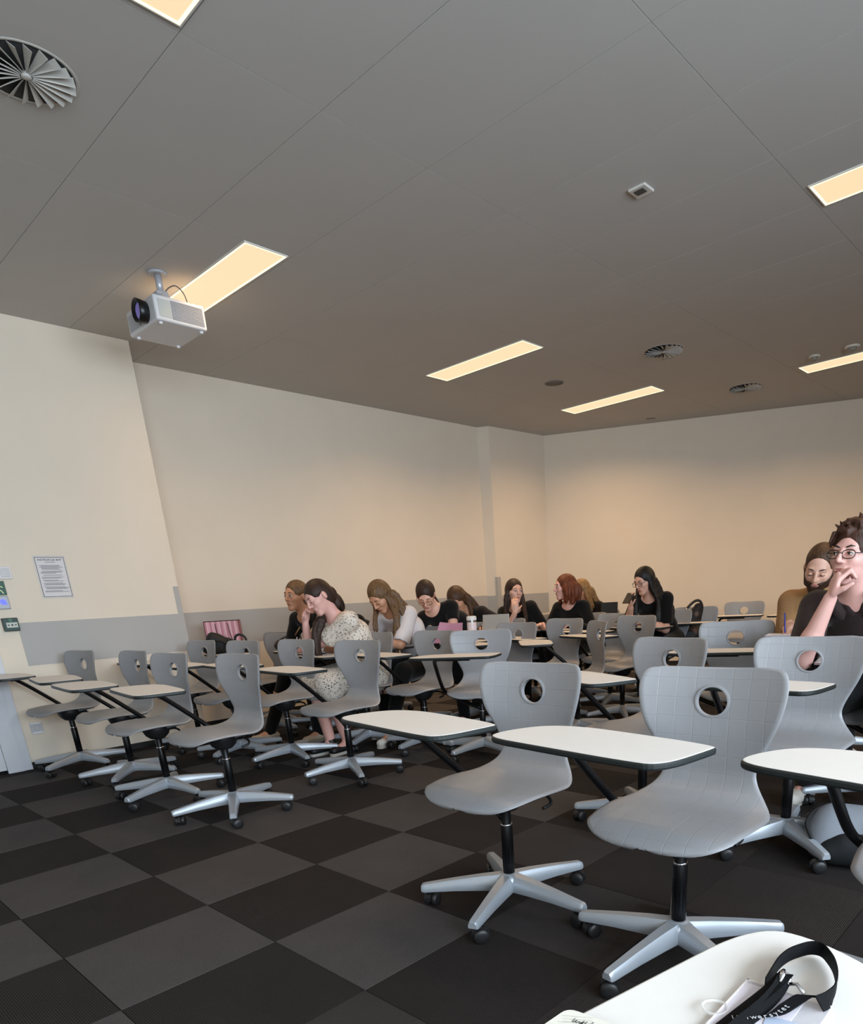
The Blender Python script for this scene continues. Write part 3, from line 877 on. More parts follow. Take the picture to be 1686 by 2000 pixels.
def prim_eval(p, P):
    if p[0] == 'cap': return sdf_cap(P, p[1], p[2], p[3], p[4], p[5], p[6])
    return sdf_ell(P, p[1], p[2], p[3])

def surface(prims, h, name, m, smooth_iter=1, prims2=()):
    """prims: list of (op, k, prim); op '+' union, '-' carve"""
    allp = list(prims) + list(prims2)
    lo = np.min([prim_bounds(p, 0.02)[0] for op, k, p in allp if op == '+'], axis=0)
    hi = np.max([prim_bounds(p, 0.02)[1] for op, k, p in allp if op == '+'], axis=0)
    n = np.ceil((hi - lo) / h).astype(int) + 2
    D = np.full(n, 0.2, np.float32); D0 = None
    for q_, (op, k, p) in enumerate(allp):
        if q_ == len(prims): D0 = D; D = np.full(n, 0.2, np.float32)
        a, b = prim_bounds(p, k + 3 * h)
        i0 = np.clip(np.floor((a - lo) / h).astype(int), 0, n); i1 = np.clip(np.ceil((b - lo) / h).astype(int) + 1, 0, n)
        if np.any(i1 <= i0): continue
        gx = [lo[q] + h * np.arange(i0[q], i1[q]) for q in range(3)]
        P = np.stack(np.meshgrid(*gx, indexing='ij'), -1).astype(np.float32)
        d = prim_eval(p, P)
        s = (slice(i0[0], i1[0]), slice(i0[1], i1[1]), slice(i0[2], i1[2]))
        c = D[s]
        if op == '+':
            if k > 0:
                q = np.clip(k - np.abs(c - d), 0, None) / k
                D[s] = np.minimum(c, d) - q * q * k * 0.25
            else: D[s] = np.minimum(c, d)
        else:
            d = -d
            if k > 0:
                q = np.clip(k - np.abs(c - d), 0, None) / k
                D[s] = np.maximum(c, d) + q * q * k * 0.25
            else: D[s] = np.maximum(c, d)
    if D0 is not None: D = np.minimum(D, D0)
    ins = D < 0
    N = np.array(D.shape)
    cnt = np.zeros(N - 1, np.int8)
    for dx in (0, 1):
        for dy in (0, 1):
            for dz in (0, 1):
                cnt += ins[dx:N[0] - 1 + dx, dy:N[1] - 1 + dy, dz:N[2] - 1 + dz]
    act = (cnt > 0) & (cnt < 8)
    cells = np.argwhere(act)
    idx = np.full(act.shape, -1, np.int32); idx[act] = np.arange(len(cells))
    acc = np.zeros((len(cells), 3)); num = np.zeros(len(cells))
    corners = np.array([(x, y, z) for x in (0, 1) for y in (0, 1) for z in (0, 1)])
    for i, a in enumerate(corners):
        for j, b in enumerate(corners):
            if j <= i or np.abs(a - b).sum() != 1: continue
            va = D[cells[:, 0] + a[0], cells[:, 1] + a[1], cells[:, 2] + a[2]]
            vb = D[cells[:, 0] + b[0], cells[:, 1] + b[1], cells[:, 2] + b[2]]
            x = (va < 0) != (vb < 0)
            t = np.where(x, va / np.where(np.abs(va - vb) < 1e-9, 1, va - vb), 0)
            acc += np.where(x[:, None], a + t[:, None] * (b - a), 0); num += x
    V = lo + h * (cells + acc / num[:, None])
    F = []
    for ax in range(3):
        o = [q for q in range(3) if q != ax]
        sl0 = [slice(None)] * 3; sl1 = [slice(None)] * 3
        sl0[ax] = slice(0, N[ax] - 1); sl1[ax] = slice(1, N[ax])
        for q in o: sl0[q] = slice(1, N[q] - 1); sl1[q] = slice(1, N[q] - 1)
        A = ins[tuple(sl0)]; B = ins[tuple(sl1)]
        e = np.argwhere(A != B)
        if not len(e): continue
        flip = A[e[:, 0], e[:, 1], e[:, 2]]
        e = e.copy(); 
        for q in o: e[:, q] += 1
        def cid(du, dv):
            c = e.copy(); c[:, o[0]] -= du; c[:, o[1]] -= dv
            return idx[c[:, 0], c[:, 1], c[:, 2]]
        q4 = np.stack([cid(0, 0), cid(1, 0), cid(1, 1), cid(0, 1)], 1)
        if ax == 1: flip = ~flip
        q4 = np.where(flip[:, None], q4, q4[:, ::-1])
        F.append(q4)
    F = np.concatenate(F)
    F = F[(F >= 0).all(1)]
    for _ in range(smooth_iter):
        s = np.zeros_like(V); c = np.zeros(len(V))
        for a, b in ((0, 1), (1, 2), (2, 3), (3, 0)):
            np.add.at(s, F[:, a], V[F[:, b]]); np.add.at(c, F[:, a], 1)
            np.add.at(s, F[:, b], V[F[:, a]]); np.add.at(c, F[:, b], 1)
        V = V * .5 + .5 * s / np.maximum(c, 1)[:, None]
    return mesh_np(name, V, F, m, smooth=True)

I3 = np.eye(3, dtype=np.float32)
def cap(a, b, ra, rb, ax=None, fl=1.0): return ('cap', a, b, ra, rb, ax, fl)
def ellp(c, r, M=I3): return ('ell', c, r, np.asarray(M, np.float32))

def v3(*a): return np.array(a, float)
def unit(v): v = np.asarray(v, float); return v / (np.linalg.norm(v) + 1e-9)
def rot_axis(axis, ang):
    axis = unit(axis); K = np.array([[0, -axis[2], axis[1]], [axis[2], 0, -axis[0]], [-axis[1], axis[0], 0]])
    return np.eye(3) + math.sin(ang) * K + (1 - math.cos(ang)) * K @ K

def skin_mat(name, col):
    m = mat(name, col, rough=.5, noise=.05, nscale=25)
    b = m.node_tree.nodes['Principled BSDF']
    b.inputs['Subsurface Weight'].default_value = .0
    return m

def hair_mat(name, c1, c2):
    if name in MATS: return MATS[name]
    m, nt, b = node_mat(name)
    tc = nt.nodes.new('ShaderNodeTexCoord')
    mp = nt.nodes.new('ShaderNodeMapping'); mp.inputs['Scale'].default_value = (130, 130, 16)
    n = nt.nodes.new('ShaderNodeTexNoise'); n.inputs['Scale'].default_value = 1.0; n.inputs['Detail'].default_value = 3
    nt.links.new(tc.outputs['Object'], mp.inputs['Vector']); nt.links.new(mp.outputs[0], n.inputs['Vector'])
    r = nt.nodes.new('ShaderNodeMapRange'); r.inputs['From Min'].default_value = .25; r.inputs['From Max'].default_value = .75
    nt.links.new(n.outputs['Fac'], r.inputs['Value'])
    mx = nt.nodes.new('ShaderNodeMix'); mx.data_type = 'RGBA'; mx.inputs['A'].default_value = lin(c1); mx.inputs['B'].default_value = lin(c2)
    nt.links.new(r.outputs[0], mx.inputs['Factor']); nt.links.new(mx.outputs['Result'], b.inputs['Base Color'])
    b.inputs['Roughness'].default_value = .55; b.inputs['Specular IOR Level'].default_value = .35
    bp = nt.nodes.new('ShaderNodeBump'); bp.inputs['Strength'].default_value = .6; bp.inputs['Distance'].default_value = .004
    nt.links.new(n.outputs['Fac'], bp.inputs['Height']); nt.links.new(bp.outputs[0], b.inputs['Normal'])
    return m

def cloth_mat(name, col, rough=.9, wr=0.35):
    return mat(name, col, rough=rough, noise=.06, nscale=14, bump=wr, bscale=28, spec=.2, sheen=.1)

EYEW = mat('eye_white', '#d8cfc8', rough=.25)
IRIS = mat('iris_dark', '#2a1d16', rough=.2)
LIP = mat('lip', '#a3605a', rough=.45)

def frame_from(th, pitch=0.0, roll=0.0):
    """columns: right-of-frame x, back y, up z; faces -y. th: heading (deg), pitch>0 looks down, roll>0 tilts top to local +x"""
    Rz = rot_axis((0, 0, 1), math.radians(th)); Rx = rot_axis((1, 0, 0), math.radians(pitch)); Ry = rot_axis((0, 1, 0), math.radians(roll))
    return Rz @ Rx @ Ry

def hand_prims(W, d, nrm, side, curl=.5, s=1.0, spread=.12):
    """W wrist, d direction to the fingers, nrm palm normal (palm faces nrm), side +1 thumb on +cross(d, nrm)"""
    d = unit(d); nrm = unit(np.asarray(nrm, float) - d * (np.asarray(nrm, float) @ d)); l = np.cross(d, nrm) * side
    M = np.stack([l, d, nrm], 1)
    pr = [('+', .012, ellp(W + d * .047 * s, (.038 * s, .052 * s, .0155 * s), M))]
    for i, (off, ln) in enumerate(((.027, .072), (.0095, .080), (-.0085, .075), (-.026, .060))):
        base = W + d * .085 * s + l * off * s
        ang0 = spread * (off / .027) * .5
        dir0 = unit(d * math.cos(ang0) + l * math.sin(ang0))
        c1 = curl * .75; c2 = curl * 1.8
        d1 = unit(dir0 * math.cos(c1) + nrm * math.sin(c1)); d2 = unit(dir0 * math.cos(c2) + nrm * math.sin(c2))
        p1 = base + d1 * ln * .52 * s; p2 = p1 + d2 * ln * .48 * s
        pr.append(('+', .006, cap(base - dir0 * .02 * s, p1, .0098 * s, .0086 * s)))
        pr.append(('+', .004, cap(p1, p2, .0086 * s, .0070 * s)))
    tb = W + d * .022 * s + l * .026 * s
    td = unit(d * .62 + l * .72 + nrm * (.25 + .3 * curl))
    t1 = tb + td * .038 * s; t2 = t1 + unit(td + d * .45 + nrm * .3 * curl) * .030 * s
    pr.append(('+', .012, cap(tb, t1, .0125 * s, .0102 * s))); pr.append(('+', .004, cap(t1, t2, .0100 * s, .0080 * s)))
    return pr

def person(label, hub, th, head, hth, hpitch, hroll, RH, LH, o):
    """seated figure. head: world head centre; RH/LH: dict(p=wrist, d=finger direction, n=palm normal, e=elbow hint)"""
    s = o.get('s', 1.0)
    female = o.get('female', True)
    t = thing('person', label, 'person', (hub[0], hub[1], 0), 0.0, None)
    O = v3(hub[0], hub[1], 0)
    B = frame_from(th)                       # body frame
    fwdv = -B[:, 1]; rgt = -B[:, 0]          # sitter's right hand is local -x
    up = v3(0, 0, 1)
    Hd = np.asarray(head, float) - O
    HF = frame_from(hth, hpitch, hroll)
    pel = B @ v3(0, .055, .575)
    neck_top = Hd + HF @ v3(0, .022, -.085) * s
    # neck base between head and pelvis line
    tor = neck_top - pel
    nb = neck_top - unit(tor * .75 + up * .25 * np.linalg.norm(tor)) * .075 - fwdv * .012
    tlen = np.linalg.norm(nb - pel)
    spine = unit(nb - pel)
    chest = pel + (nb - pel) * .66 - fwdv * .035
    waist = pel + (nb - pel) * .30 - fwdv * .035
    sx = unit(rgt - spine * (rgt @ spine) * .6)
    sw = (.150 if female else .178) * s
    drop = -spine * .045
    tw = o.get('twist', 0.0)
    sx = rot_axis(spine, math.radians(tw)) @ sx
    SR = nb + sx * sw + drop + fwdv * .0; SL = nb - sx * sw + drop
    ua, fa = (.275 * s, .245 * s) if female else (.30 * s, .265 * s)
    def ik(Sh, W, hint):
        Sh = np.asarray(Sh); W = np.asarray(W, float) - O
        d = W - Sh; L = np.linalg.norm(d); L = min(L, (ua + fa) * .995)
        dirn = unit(d); W = Sh + dirn * L
        a = (ua * ua - fa * fa + L * L) / (2 * L); hgt = math.sqrt(max(ua * ua - a * a, 1e-6))
        hint = np.asarray(hint, float); hh = unit(hint - dirn * (hint @ dirn))
        return Sh + dirn * a + hh * hgt, W
    ER, WR = ik(SR, RH['p'], RH.get('e', rgt * .6 - up))
    EL, WL = ik(SL, LH['p'], LH.get('e', -rgt * .6 - up))
    g = 1.0 if female else 1.12
    # ---------------- body
    pr = []; pr2 = []
    def U(k, p): pr.append(('+', k, p))
    ch = o.get('girth', 1.0)
    torso = [(pel, waist, .115 * ch, .098 * ch), (waist, chest, .098 * ch, .112 * g * ch), (chest, nb + drop * 1.3, .112 * g * ch, .070 * g)]
    for a, b, ra, rb in torso: U(.05, cap(a, b, ra - .012, rb - .010, sx, 1.32))
    U(.05, cap(SR * .9 + nb * .1, SL * .9 + nb * .1, .052 * g, .052 * g))
    U(.03, cap(nb + drop * .8, neck_top + HF @ v3(0, .0, .03), .056 * g, .051 * g))
    for Sh, E_, W_ in ((SR, ER, WR), (SL, EL, WL)):
        U(.03, cap(Sh, E_, .047 * g, .037 * g))
        pr2 += [('+', .02, cap(Sh + (E_ - Sh) * .8, E_, .0392 * g, .037 * g)), ('+', .02, cap(E_, E_ + (W_ - E_) * .35, .037 * g, .038 * g)), ('+', .02, cap(E_ + (W_ - E_) * .35, W_, .038 * g, .0245 * g))]
    hs = s * (1.0 if female else 1.07)
    pr2 += hand_prims(WR, RH['d'], RH['n'], RH.get('side', 1), RH.get('curl', .5), hs, RH.get('spread', .12))
    pr2 += hand_prims(WL, LH['d'], LH['n'], LH.get('side', -1), LH.get('curl', .5), hs, LH.get('spread', .12))
    # legs
    fo = o.get('feet', ((-.10, -.30), (.10, -.34)))
    legs = []
    for q, (sgn, (fx, fy)) in enumerate(zip((-1, 1), fo)):
        hip = B @ v3(sgn * .088, .03, .565); kz = o.get('kneez', .535)
        ank = B @ v3(fx, fy, .085)
        knee = B @ v3(sgn * .105 * .6 + fx * .4, -.395, kz)
        legs.append((hip, knee, ank))
        U(.05, cap(hip, knee, .084 * ch, .056)); U(.03, cap(knee, knee + (ank - knee) * .35, .055, .055)); U(.03, cap(knee + (ank - knee) * .35, ank, .055, .036))
        toe = ank + B @ v3(sgn * .02, -.13, -.045)
        U(.02, cap(ank + v3(0, 0, -.02), toe, .036, .026, None))
    # head
    hw = s * o.get('hw', 1.0)
    def hp(x, y, z): return Hd + HF @ (v3(x, y, z) * hw)
    U(.02, ellp(hp(0, .012, .030), np.array((.074, .094, .086)) * hw, HF))
    U(.03, ellp(hp(0, -.028, -.040), np.array((.056, .060, .068)) * hw, HF))
    U(.02, cap(hp(-.012, -.066, -.093), hp(.012, -.066, -.093), .019 * hw, .019 * hw))
    U(.015, cap(hp(-.034, -.074, .026), hp(.034, -.074, .026), .014 * hw, .014 * hw))
    for q in (-1, 1):
        U(.02, cap(hp(q * .038, -.060, -.018), hp(q * .046, -.035, -.015), .021 * hw, .020 * hw))
        pr.append(('-', .012, ellp(hp(q * .031, -.099, .006), np.array((.017, .012, .010)) * hw, HF)))
        U(.006, ellp(hp(q * .076, .014, -.004), np.array((.010, .020, .031)) * hw, HF @ rot_axis((0, 0, 1), q * .35)))
    U(.010, cap(hp(0, -.090, .018), hp(0, -.109, -.020), .0085 * hw, .0105 * hw))
    U(.006, cap(hp(-.011, -.096, -.024), hp(.011, -.096, -.024), .0085 * hw, .0085 * hw))
    U(.008, cap(hp(-.016, -.083, -.055), hp(.016, -.083, -.055), .0095 * hw, .0095 * hw))
    SK = skin_mat(o['skin'][0], o['skin'][1])
    body = link('body', surface(pr, o.get('h', .0068), 'body', SK, 1, pr2), t)
    # ---------------- face details
    down = o.get('lids', hpitch > 18)
    for q in (-1, 1):
        b = MB(); b.ell(hp(q * .031, -.0795, .006), np.array((.0135, .0115, .0105 if down else .0078)) * hw, 12, 8, Matrix(HF))
        eye = b.obj('eye', SK if down else EYEW, t)
        if not down:
            gz = np.array(o.get('gaze', (0, 0))) * .004
            b = MB(); b.ell(hp(q * .031 + gz[0], -.0878, .006 + gz[1]), np.array((.0062, .004, .0062)) * hw, 10, 6, Matrix(HF)); b.obj('iris', IRIS, eye)
        b = MB()
        zz = .000 if down else .0085
        b.tube([hp(q * .019, -.089, .004 + zz * .7), hp(q * .030, -.0925, .002 + zz), hp(q * .044, -.084, .001 + zz * .7)], [.0014, .0021, .0014], 6)
        b.obj('eyelash', mat('lash', '#1d1411', rough=.6), t)
        b = MB()
        bt = .0034 if not female else .0027
        b.tube([hp(q * .014, -.0895, .029), hp(q * .030, -.0885, .035), hp(q * .045, -.0795, .0325)], [bt * .8, bt, bt * .5], 6)
        b.obj('eyebrow', o['brow'], t)
    b = MB(); b.ell(hp(0, -.0885, -.0525), np.array((.0205, .0052, .0042)) * hw, 12, 6, Matrix(HF)); b.ell(hp(0, -.0875, -.0605), np.array((.0175, .0055, .0048)) * hw, 12, 6, Matrix(HF))
    b.obj('lips', o.get('lip', LIP), t)
    # ---------------- clothes
    sl = o.get('sleeve', .55)
    tp = []
    def T(k, p): tp.append(('+', k, p))
    for a, b_, ra, rb in torso: T(.05, cap(a, b_, ra + .006, rb + .004, sx, 1.34))
    T(.05, cap(pel - up * .07, pel, .118 * ch, .12 * ch, sx, 1.32))
    T(.05, cap(SR * .93 + nb * .07, SL * .93 + nb * .07, .058 * g, .058 * g))
    puff = o.get('puff', .010)
    for Sh, E_, W_ in ((SR, ER, WR), (SL, EL, WL)):
        if sl <= 1.0:
            e = Sh + (E_ - Sh) * sl
            T(.03, cap(Sh, e, .052 * g + puff * .5, .044 * g + puff))
        else:
            e = E_ + (W_ - E_) * (sl - 1)
            T(.03, cap(Sh, E_, .053 * g + puff * .4, .045 * g + puff * .5)); T(.02, cap(E_, e, .046 * g + puff * .5, .034 * g + puff * .3))
    nl = o.get('neck', .055)
    if o.get('highneck'):
        T(.02, cap(nb + drop * .6, nb + (neck_top - nb) * .35, .068 * g, .062 * g))
    else:
        tp.append(('-', .012, ellp(nb + (neck_top - nb) * .3 + fwdv * nl * .5, (.068 * g + nl * .25, .068 * g + nl * .35, .058 + nl * .45), B)))
    if o.get('vneck'):
        v0 = nb + fwdv * .075 + v3(0, 0, .03); v1 = nb + fwdv * .125 - spine * .13
        tp.append(('-', .006, cap(v0, v1, .052, .004)))
        cb_ = MB()
        for q in (-1, 1):
            pth = [nb - fwdv * .05 + v3(0, 0, .045), nb + sx * q * -.062 + v3(0, 0, .035), nb + fwdv * .07 + sx * q * -.055 + v3(0, 0, -.005), nb + fwdv * .125 + sx * q * -.028 - spine * .085]
            S_ = spline(pth, 12); outv = [unit(p_ - (nb - spine * .02)) for p_ in S_]
            Vc = []; W_c = [.030, .034, .038, .040, .042, .046, .048, .05, .052, .05, .045, .03]
            for i_, p_ in enumerate(S_):
                side_ = unit(outv[i_] - v3(0, 0, 1.1))
                Vc += [p_ + outv[i_] * .004, p_ + outv[i_] * .009 + side_ * W_c[i_]]
            Vc2 = [v_ + v3(0, 0, .004) + unit(v_ - nb) * .004 for v_ in Vc]
            n_ = len(Vc)
            Fc = [(2 * i_, 2 * i_ + 1, 2 * i_ + 3, 2 * i_ + 2) for i_ in range(11)] + [(n_ + 2 * i_, n_ + 2 * i_ + 2, n_ + 2 * i_ + 3, n_ + 2 * i_ + 1) for i_ in range(11)]
            Fc += [(2 * i_ + 1, n_ + 2 * i_ + 1, n_ + 2 * i_ + 3, 2 * i_ + 3) for i_ in range(11)] + [(2 * i_, 2 * i_ + 2, n_ + 2 * i_ + 2, n_ + 2 * i_) for i_ in range(11)]
            cb_.add(Vc + Vc2, Fc, True)
        cb_.obj('collar', o['top'], t)
    for Sh, E_, W_ in ((SR, ER, WR), (SL, EL, WL)):
        if sl <= 1.0:
            e = Sh + (E_ - Sh) * sl; dd = unit(E_ - Sh)
            tp.append(('-', .004, cap(e + dd * .050, e + dd * .11, .060, .060)))
    if o.get('skirt'):
        for hip, knee, ank in legs: T(.06, cap(hip, knee, .108, .090)); T(.06, cap(knee, knee + (ank - knee) * .14, .090, .086))
        T(.08, cap((legs[0][0] + legs[1][0]) / 2, (legs[0][1] + legs[1][1]) / 2, .10, .075))
    top = link('shirt' if not o.get('skirt') else 'dress', surface(tp, .0085, 'shirt', o['top']), t)
    if not o.get('skirt'):
        bp = []
        for hip, knee, ank in legs:
            bp += [('+', .04, cap(hip, knee, .098 * ch, .068)), ('+', .03, cap(knee, ank + (knee - ank) * -.06, .068, .048))]
        bp.append(('+', .05, cap(legs[0][0] + up * .02, legs[1][0] + up * .02, .105 * ch, .105 * ch)))
        link('trousers', surface(bp, .011, 'trousers', o['bottom']), t)
    for k, (hip, knee, ank) in enumerate(legs):
        toe = ank + B @ v3((-1, 1)[k] * .02, -.150, -.045); heel = ank + B @ v3(0, .045, -.045)
        sp = [('+', .02, cap(heel, toe, .037 * o.get('foot', 1), .034 * o.get('foot', 1), up, .9)), ('+', .03, cap(ank + v3(0, 0, -.03), ank + v3(0, 0, .005), .042, .040)), ('-', 0, cap(v3(*heel[:2], -.3), v3(*toe[:2], -.3), .30, .30, None))]
        sp = sp[:2]
        sh = link('shoe', surface(sp, .0075, 'shoe', o.get('shoe', mat('shoe_black', '#101011', rough=.5))), t)
        b = MB(); q0 = unit(toe - heel); q1 = np.cross(q0, up)
        pts = [heel - q0 * .036 + q1 * .026, toe + q0 * .018 + q1 * .036, toe + q0 * .040, toe + q0 * .018 - q1 * .036, heel - q0 * .036 - q1 * .026]
        pts = chaikin([Vector((p[0], p[1], 0)) for p in pts], 2)
        b.prism(pts[::-1] if sum(pts[i].x * pts[(i + 1) % len(pts)].y - pts[(i + 1) % len(pts)].x * pts[i].y for i in range(len(pts))) < 0 else pts, .001, .022)
        b.obj('sole', o.get('sole', mat('sole_white', '#b7b2aa', rough=.6)), sh)
    # ---------------- hair
    hr = []
    style = o['hair']
    hv = o.get('hairvol', 1.0)
    def Hh(k, p): hr.append(('+', k, p))
    if style in ('long', 'tied', 'wavy'):
        Hh(.02, ellp(hp(0, .020, .034), np.array((.083 * hv, .101, .093)) * hw, HF))
        Hh(.03, ellp(hp(0, .060, -.01), np.array((.072 * hv, .06, .09)) * hw, HF))
        if style != 'tied':
            for q in (-1, 1): Hh(.03, cap(hp(q * .064 * hv, .015, .02), hp(q * .070 * hv, .012, -.055), .026 * hw, .024 * hw))
        hr.append(('-', .012, ellp(hp(0, -.090, -.030), np.array((.060, .072, .094)) * hw, HF)))
        if style == 'tied':
            for q in (-1, 1): hr.append(('-', .008, ellp(hp(q * .085, -.005, -.035), np.array((.030, .042, .055)) * hw, HF)))
        lrnd = np.random.RandomState(len(label))
        def lp(q):
            if q[0] == 'h': return hp(*q[1:])
            return nb + B @ v3(*q[1:]) * s
        for pts, r0, r1 in o.get('locks', []):
            P_ = spline([lp(q) for q in pts], 10)
            tn = unit(P_[-1] - P_[0]); e1 = unit(np.cross(tn, v3(.3, .9, .2))); e2 = np.cross(tn, e1)
            for j in range(6):
                an = j * 1.047 + lrnd.uniform(-.4, .4); rr_ = r0 * .62 * (1 if j else .2); end = lrnd.randint(7, 10)
                for i in range(end):
                    f0, f1 = i / 9, (i + 1) / 9
                    ra0 = min(1, .45 + i * .25); ra1 = min(1, .45 + (i + 1) * .25)
                    sp0 = rr_ * (1 - .35 * f0) * ra0; sp1 = rr_ * (1 - .35 * f1) * ra1
                    w0_ = .004 * math.sin(i * 1.3 + j * 2); w1_ = .004 * math.sin((i + 1) * 1.3 + j * 2)
                    d0 = (e1 * math.cos(an) + e2 * math.sin(an))
                    Hh(.007, cap(P_[i] + d0 * (sp0 + w0_), P_[i + 1] + d0 * (sp1 + w1_), (r0 + (r1 - r0) * f0) * .52 * ra0 + .002, (r0 + (r1 - r0) * f1) * ra1 * (.52 if i < end - 1 else .25) + .002))
        # centre parting
        if o.get('part', True): hr.append(('-', .006, cap(hp(0, -.085, .105), hp(0, .02, .135), .008, .006)))
    else:
        Hh(.02, ellp(hp(0, .020, .036), np.array((.080 * hv, .100, .090 * hv)) * hw, HF))
        Hh(.02, ellp(hp(0, .055, -.01), np.array((.070, .055, .07)) * hw, HF))
        
        if not o.get('beard'):
            for q in (-1, 1): Hh(.012, cap(hp(q * .071, -.012, .03), hp(q * .072, -.006, -.012), .010 * hw, .008 * hw))
        hl = o.get('hairline', 0.0)
        hr.append(('-', .010, ellp(hp(0, -.100, -.040 + hl), np.array((.066 if not o.get('beard') else .082, .080, .098)) * hw, HF)))
        for q in (-1, 1): hr.append(('-', .006, ellp(hp(q * .088, .012, -.035), np.array((.026, .032, .045 if not o.get('beard') else .055)) * hw, HF)))
        for a, b_, ra, rb in o.get('tufts', []): Hh(.010, cap(hp(*a), hp(*b_), ra, rb))
        cr = np.random.RandomState(5)
        for _ in range(o.get('curls', 0)):
            az = cr.uniform(-1.9, 1.9); el = cr.uniform(.45, 1.35)
            c_ = v3(.078 * math.sin(az) * math.cos(el), .012 - .088 * math.cos(az) * math.cos(el), .036 + .088 * math.sin(el))
            d_ = unit(cr.normal(size=3)) * cr.uniform(.016, .03); mid = c_ * 1.10 + v3(0, 0, .006)
            Hh(.006, cap(hp(*c_), hp(*mid), .010, .009)); Hh(.006, cap(hp(*mid), hp(*(mid + d_)), .009, .005))
    link('hair', surface(hr, .0062, 'hair', o['hairm']), t)
    if o.get('beard'):
        br = [('+', .02, ellp(hp(0, -.030, -.052), np.array((.061, .066, .066)) * hw, HF)), ('+', .02, cap(hp(-.014, -.068, -.095), hp(.014, -.068, -.095), .023 * hw, .023 * hw)),
              ('+', .01, cap(hp(-.018, -.089, -.044), hp(.018, -.089, -.044), .007 * hw, .007 * hw))]
        for q in (-1, 1): br.append(('+', .015, cap(hp(q * .068, -.012, -.010), hp(q * .052, -.035, -.07), .012 * hw, .018 * hw)))
        br.append(('-', .012, ellp(hp(0, -.085, -.005), np.array((.050, .055, .040)) * hw, HF)))
        br.append(('-', .004, ellp(hp(0, -.092, -.0565), np.array((.021, .018, .0085)) * hw, HF)))
        br.append(('-', .01, ellp(hp(0, .07, -.09), np.array((.08, .075, .07)) * hw, HF)))
        link('beard', surface(br, .0055, 'beard', o['hairm'] if not o.get('beardm') else o['beardm']), t)
    if o.get('glasses'):
        b = MB()
        gw, gh = o.get('lens', (.0245, .0205))
        for q in (-1, 1):
            n_ = 20
            ring = [hp(q * .0335 + gw * math.copysign(abs(math.cos(a)) ** .8, math.cos(a)), -.102 + abs(q * .0335 + gw * math.cos(a)) * .10, .003 + gh * math.copysign(abs(math.sin(a)) ** .8, math.sin(a))) for a in [2 * math.pi * k / n_ for k in range(n_)]]
            b.tube(ring, .0019, 6, closed=True)
            b.tube([hp(q * .058, -.096, .008), hp(q * .076, -.05, .010), hp(q * .080, .01, .006)], .0018, 6)
        b.tube([hp(-.009, -.102, .006), hp(0, -.104, .009), hp(.009, -.102, .006)], .0018, 6)
        b.obj('glasses', o['glasses'], t)
    return t, dict(WR=WR + O, WL=WL + O, ER=ER + O, EL=EL + O, hp=lambda x, y, z: hp(x, y, z) + O, O=O, nb=nb + O, B=B, HF=HF, legs=legs, SR=SR + O, SL=SL + O, chest=chest + O, fwd=fwdv)

BLK = cloth_mat('cloth_black', '#0c0c0d')
BLK2 = cloth_mat('cloth_black_brown', '#120f10')
WHT = cloth_mat('cloth_white', '#cfc6c4', wr=.5)
JEAN = cloth_mat('trousers_black', '#0b0b0c')
BEIGE = cloth_mat('trousers_beige', '#7d7363')
TAN = mat('sweater_tan', '#a47c52', rough=.95, noise=.06, nscale=20)
# knitted ribs on the sweater
_nt = TAN.node_tree; _w = _nt.nodes.new('ShaderNodeTexWave'); _w.inputs['Scale'].default_value = 55; _w.bands_direction = 'X'; _w.inputs['Distortion'].default_value = .4
_tc = _nt.nodes.new('ShaderNodeTexCoord'); _nt.links.new(_tc.outputs['Object'], _w.inputs['Vector'])
_b = _nt.nodes.new('ShaderNodeBump'); _b.inputs['Strength'].default_value = .7; _b.inputs['Distance'].default_value = .003
_nt.links.new(_w.outputs['Fac'], _b.inputs['Height']); _nt.links.new(_b.outputs[0], _nt.nodes['Principled BSDF'].inputs['Normal'])
BROWN = cloth_mat('shirt_dark_brown', '#2a1f1e', rough=.75, wr=.5)
# floral dress: scattered dark sprigs on cream
FLO, _nt, _b = node_mat('floral_cloth')
_tc = _nt.nodes.new('ShaderNodeTexCoord')
_vo = _nt.nodes.new('ShaderNodeTexVoronoi'); _vo.inputs['Scale'].default_value = 72
_no = _nt.nodes.new('ShaderNodeTexNoise'); _no.inputs['Scale'].default_value = 75; _no.inputs['Detail'].default_value = 2
_mp = _nt.nodes.new('ShaderNodeMix'); _mp.data_type = 'RGBA'; _mp.blend_type = 'ADD'; _mp.inputs[0].default_value = .028
_nt.links.new(_tc.outputs['Object'], _no.inputs['Vector']); _nt.links.new(_tc.outputs['Object'], _mp.inputs['A']); _nt.links.new(_no.outputs['Color'], _mp.inputs['B'])
_nt.links.new(_mp.outputs['Result'], _vo.inputs['Vector'])
_r = _nt.nodes.new('ShaderNodeValToRGB'); _r.color_ramp.elements[0].position = .27; _r.color_ramp.elements[1].position = .36
_r.color_ramp.elements[0].color = lin('#3d3a36'); _r.color_ramp.elements[1].color = lin('#d3c8bb')
_nt.links.new(_vo.outputs['Distance'], _r.inputs[0]); _nt.links.new(_r.outputs[0], _b.inputs['Base Color']); _b.inputs['Roughness'].default_value = .9
SK1 = ('skin_fair', '#d3a48f'); SK2 = ('skin_warm', '#c08c6e'); SK3 = ('skin_pink', '#d6a59a')
HBRN = hair_mat('hair_dark_brown', '#1d120d', '#3a2419'); HBLK = hair_mat('hair_black', '#070606', '#141010'); HDBL = hair_mat('hair_dark_blonde', '#3d2a1a', '#7b5c3c')
HRED = hair_mat('hair_red', '#3c1a0d', '#7a3d20'); HBLD = hair_mat('hair_blonde', '#6d5030', '#a98557'); HMID = hair_mat('hair_mid_brown', '#2b1a10', '#57391f')
BRW = mat('brow_brown', '#33211a', rough=.7); BRD = mat('brow_dark', '#15100e', rough=.7)
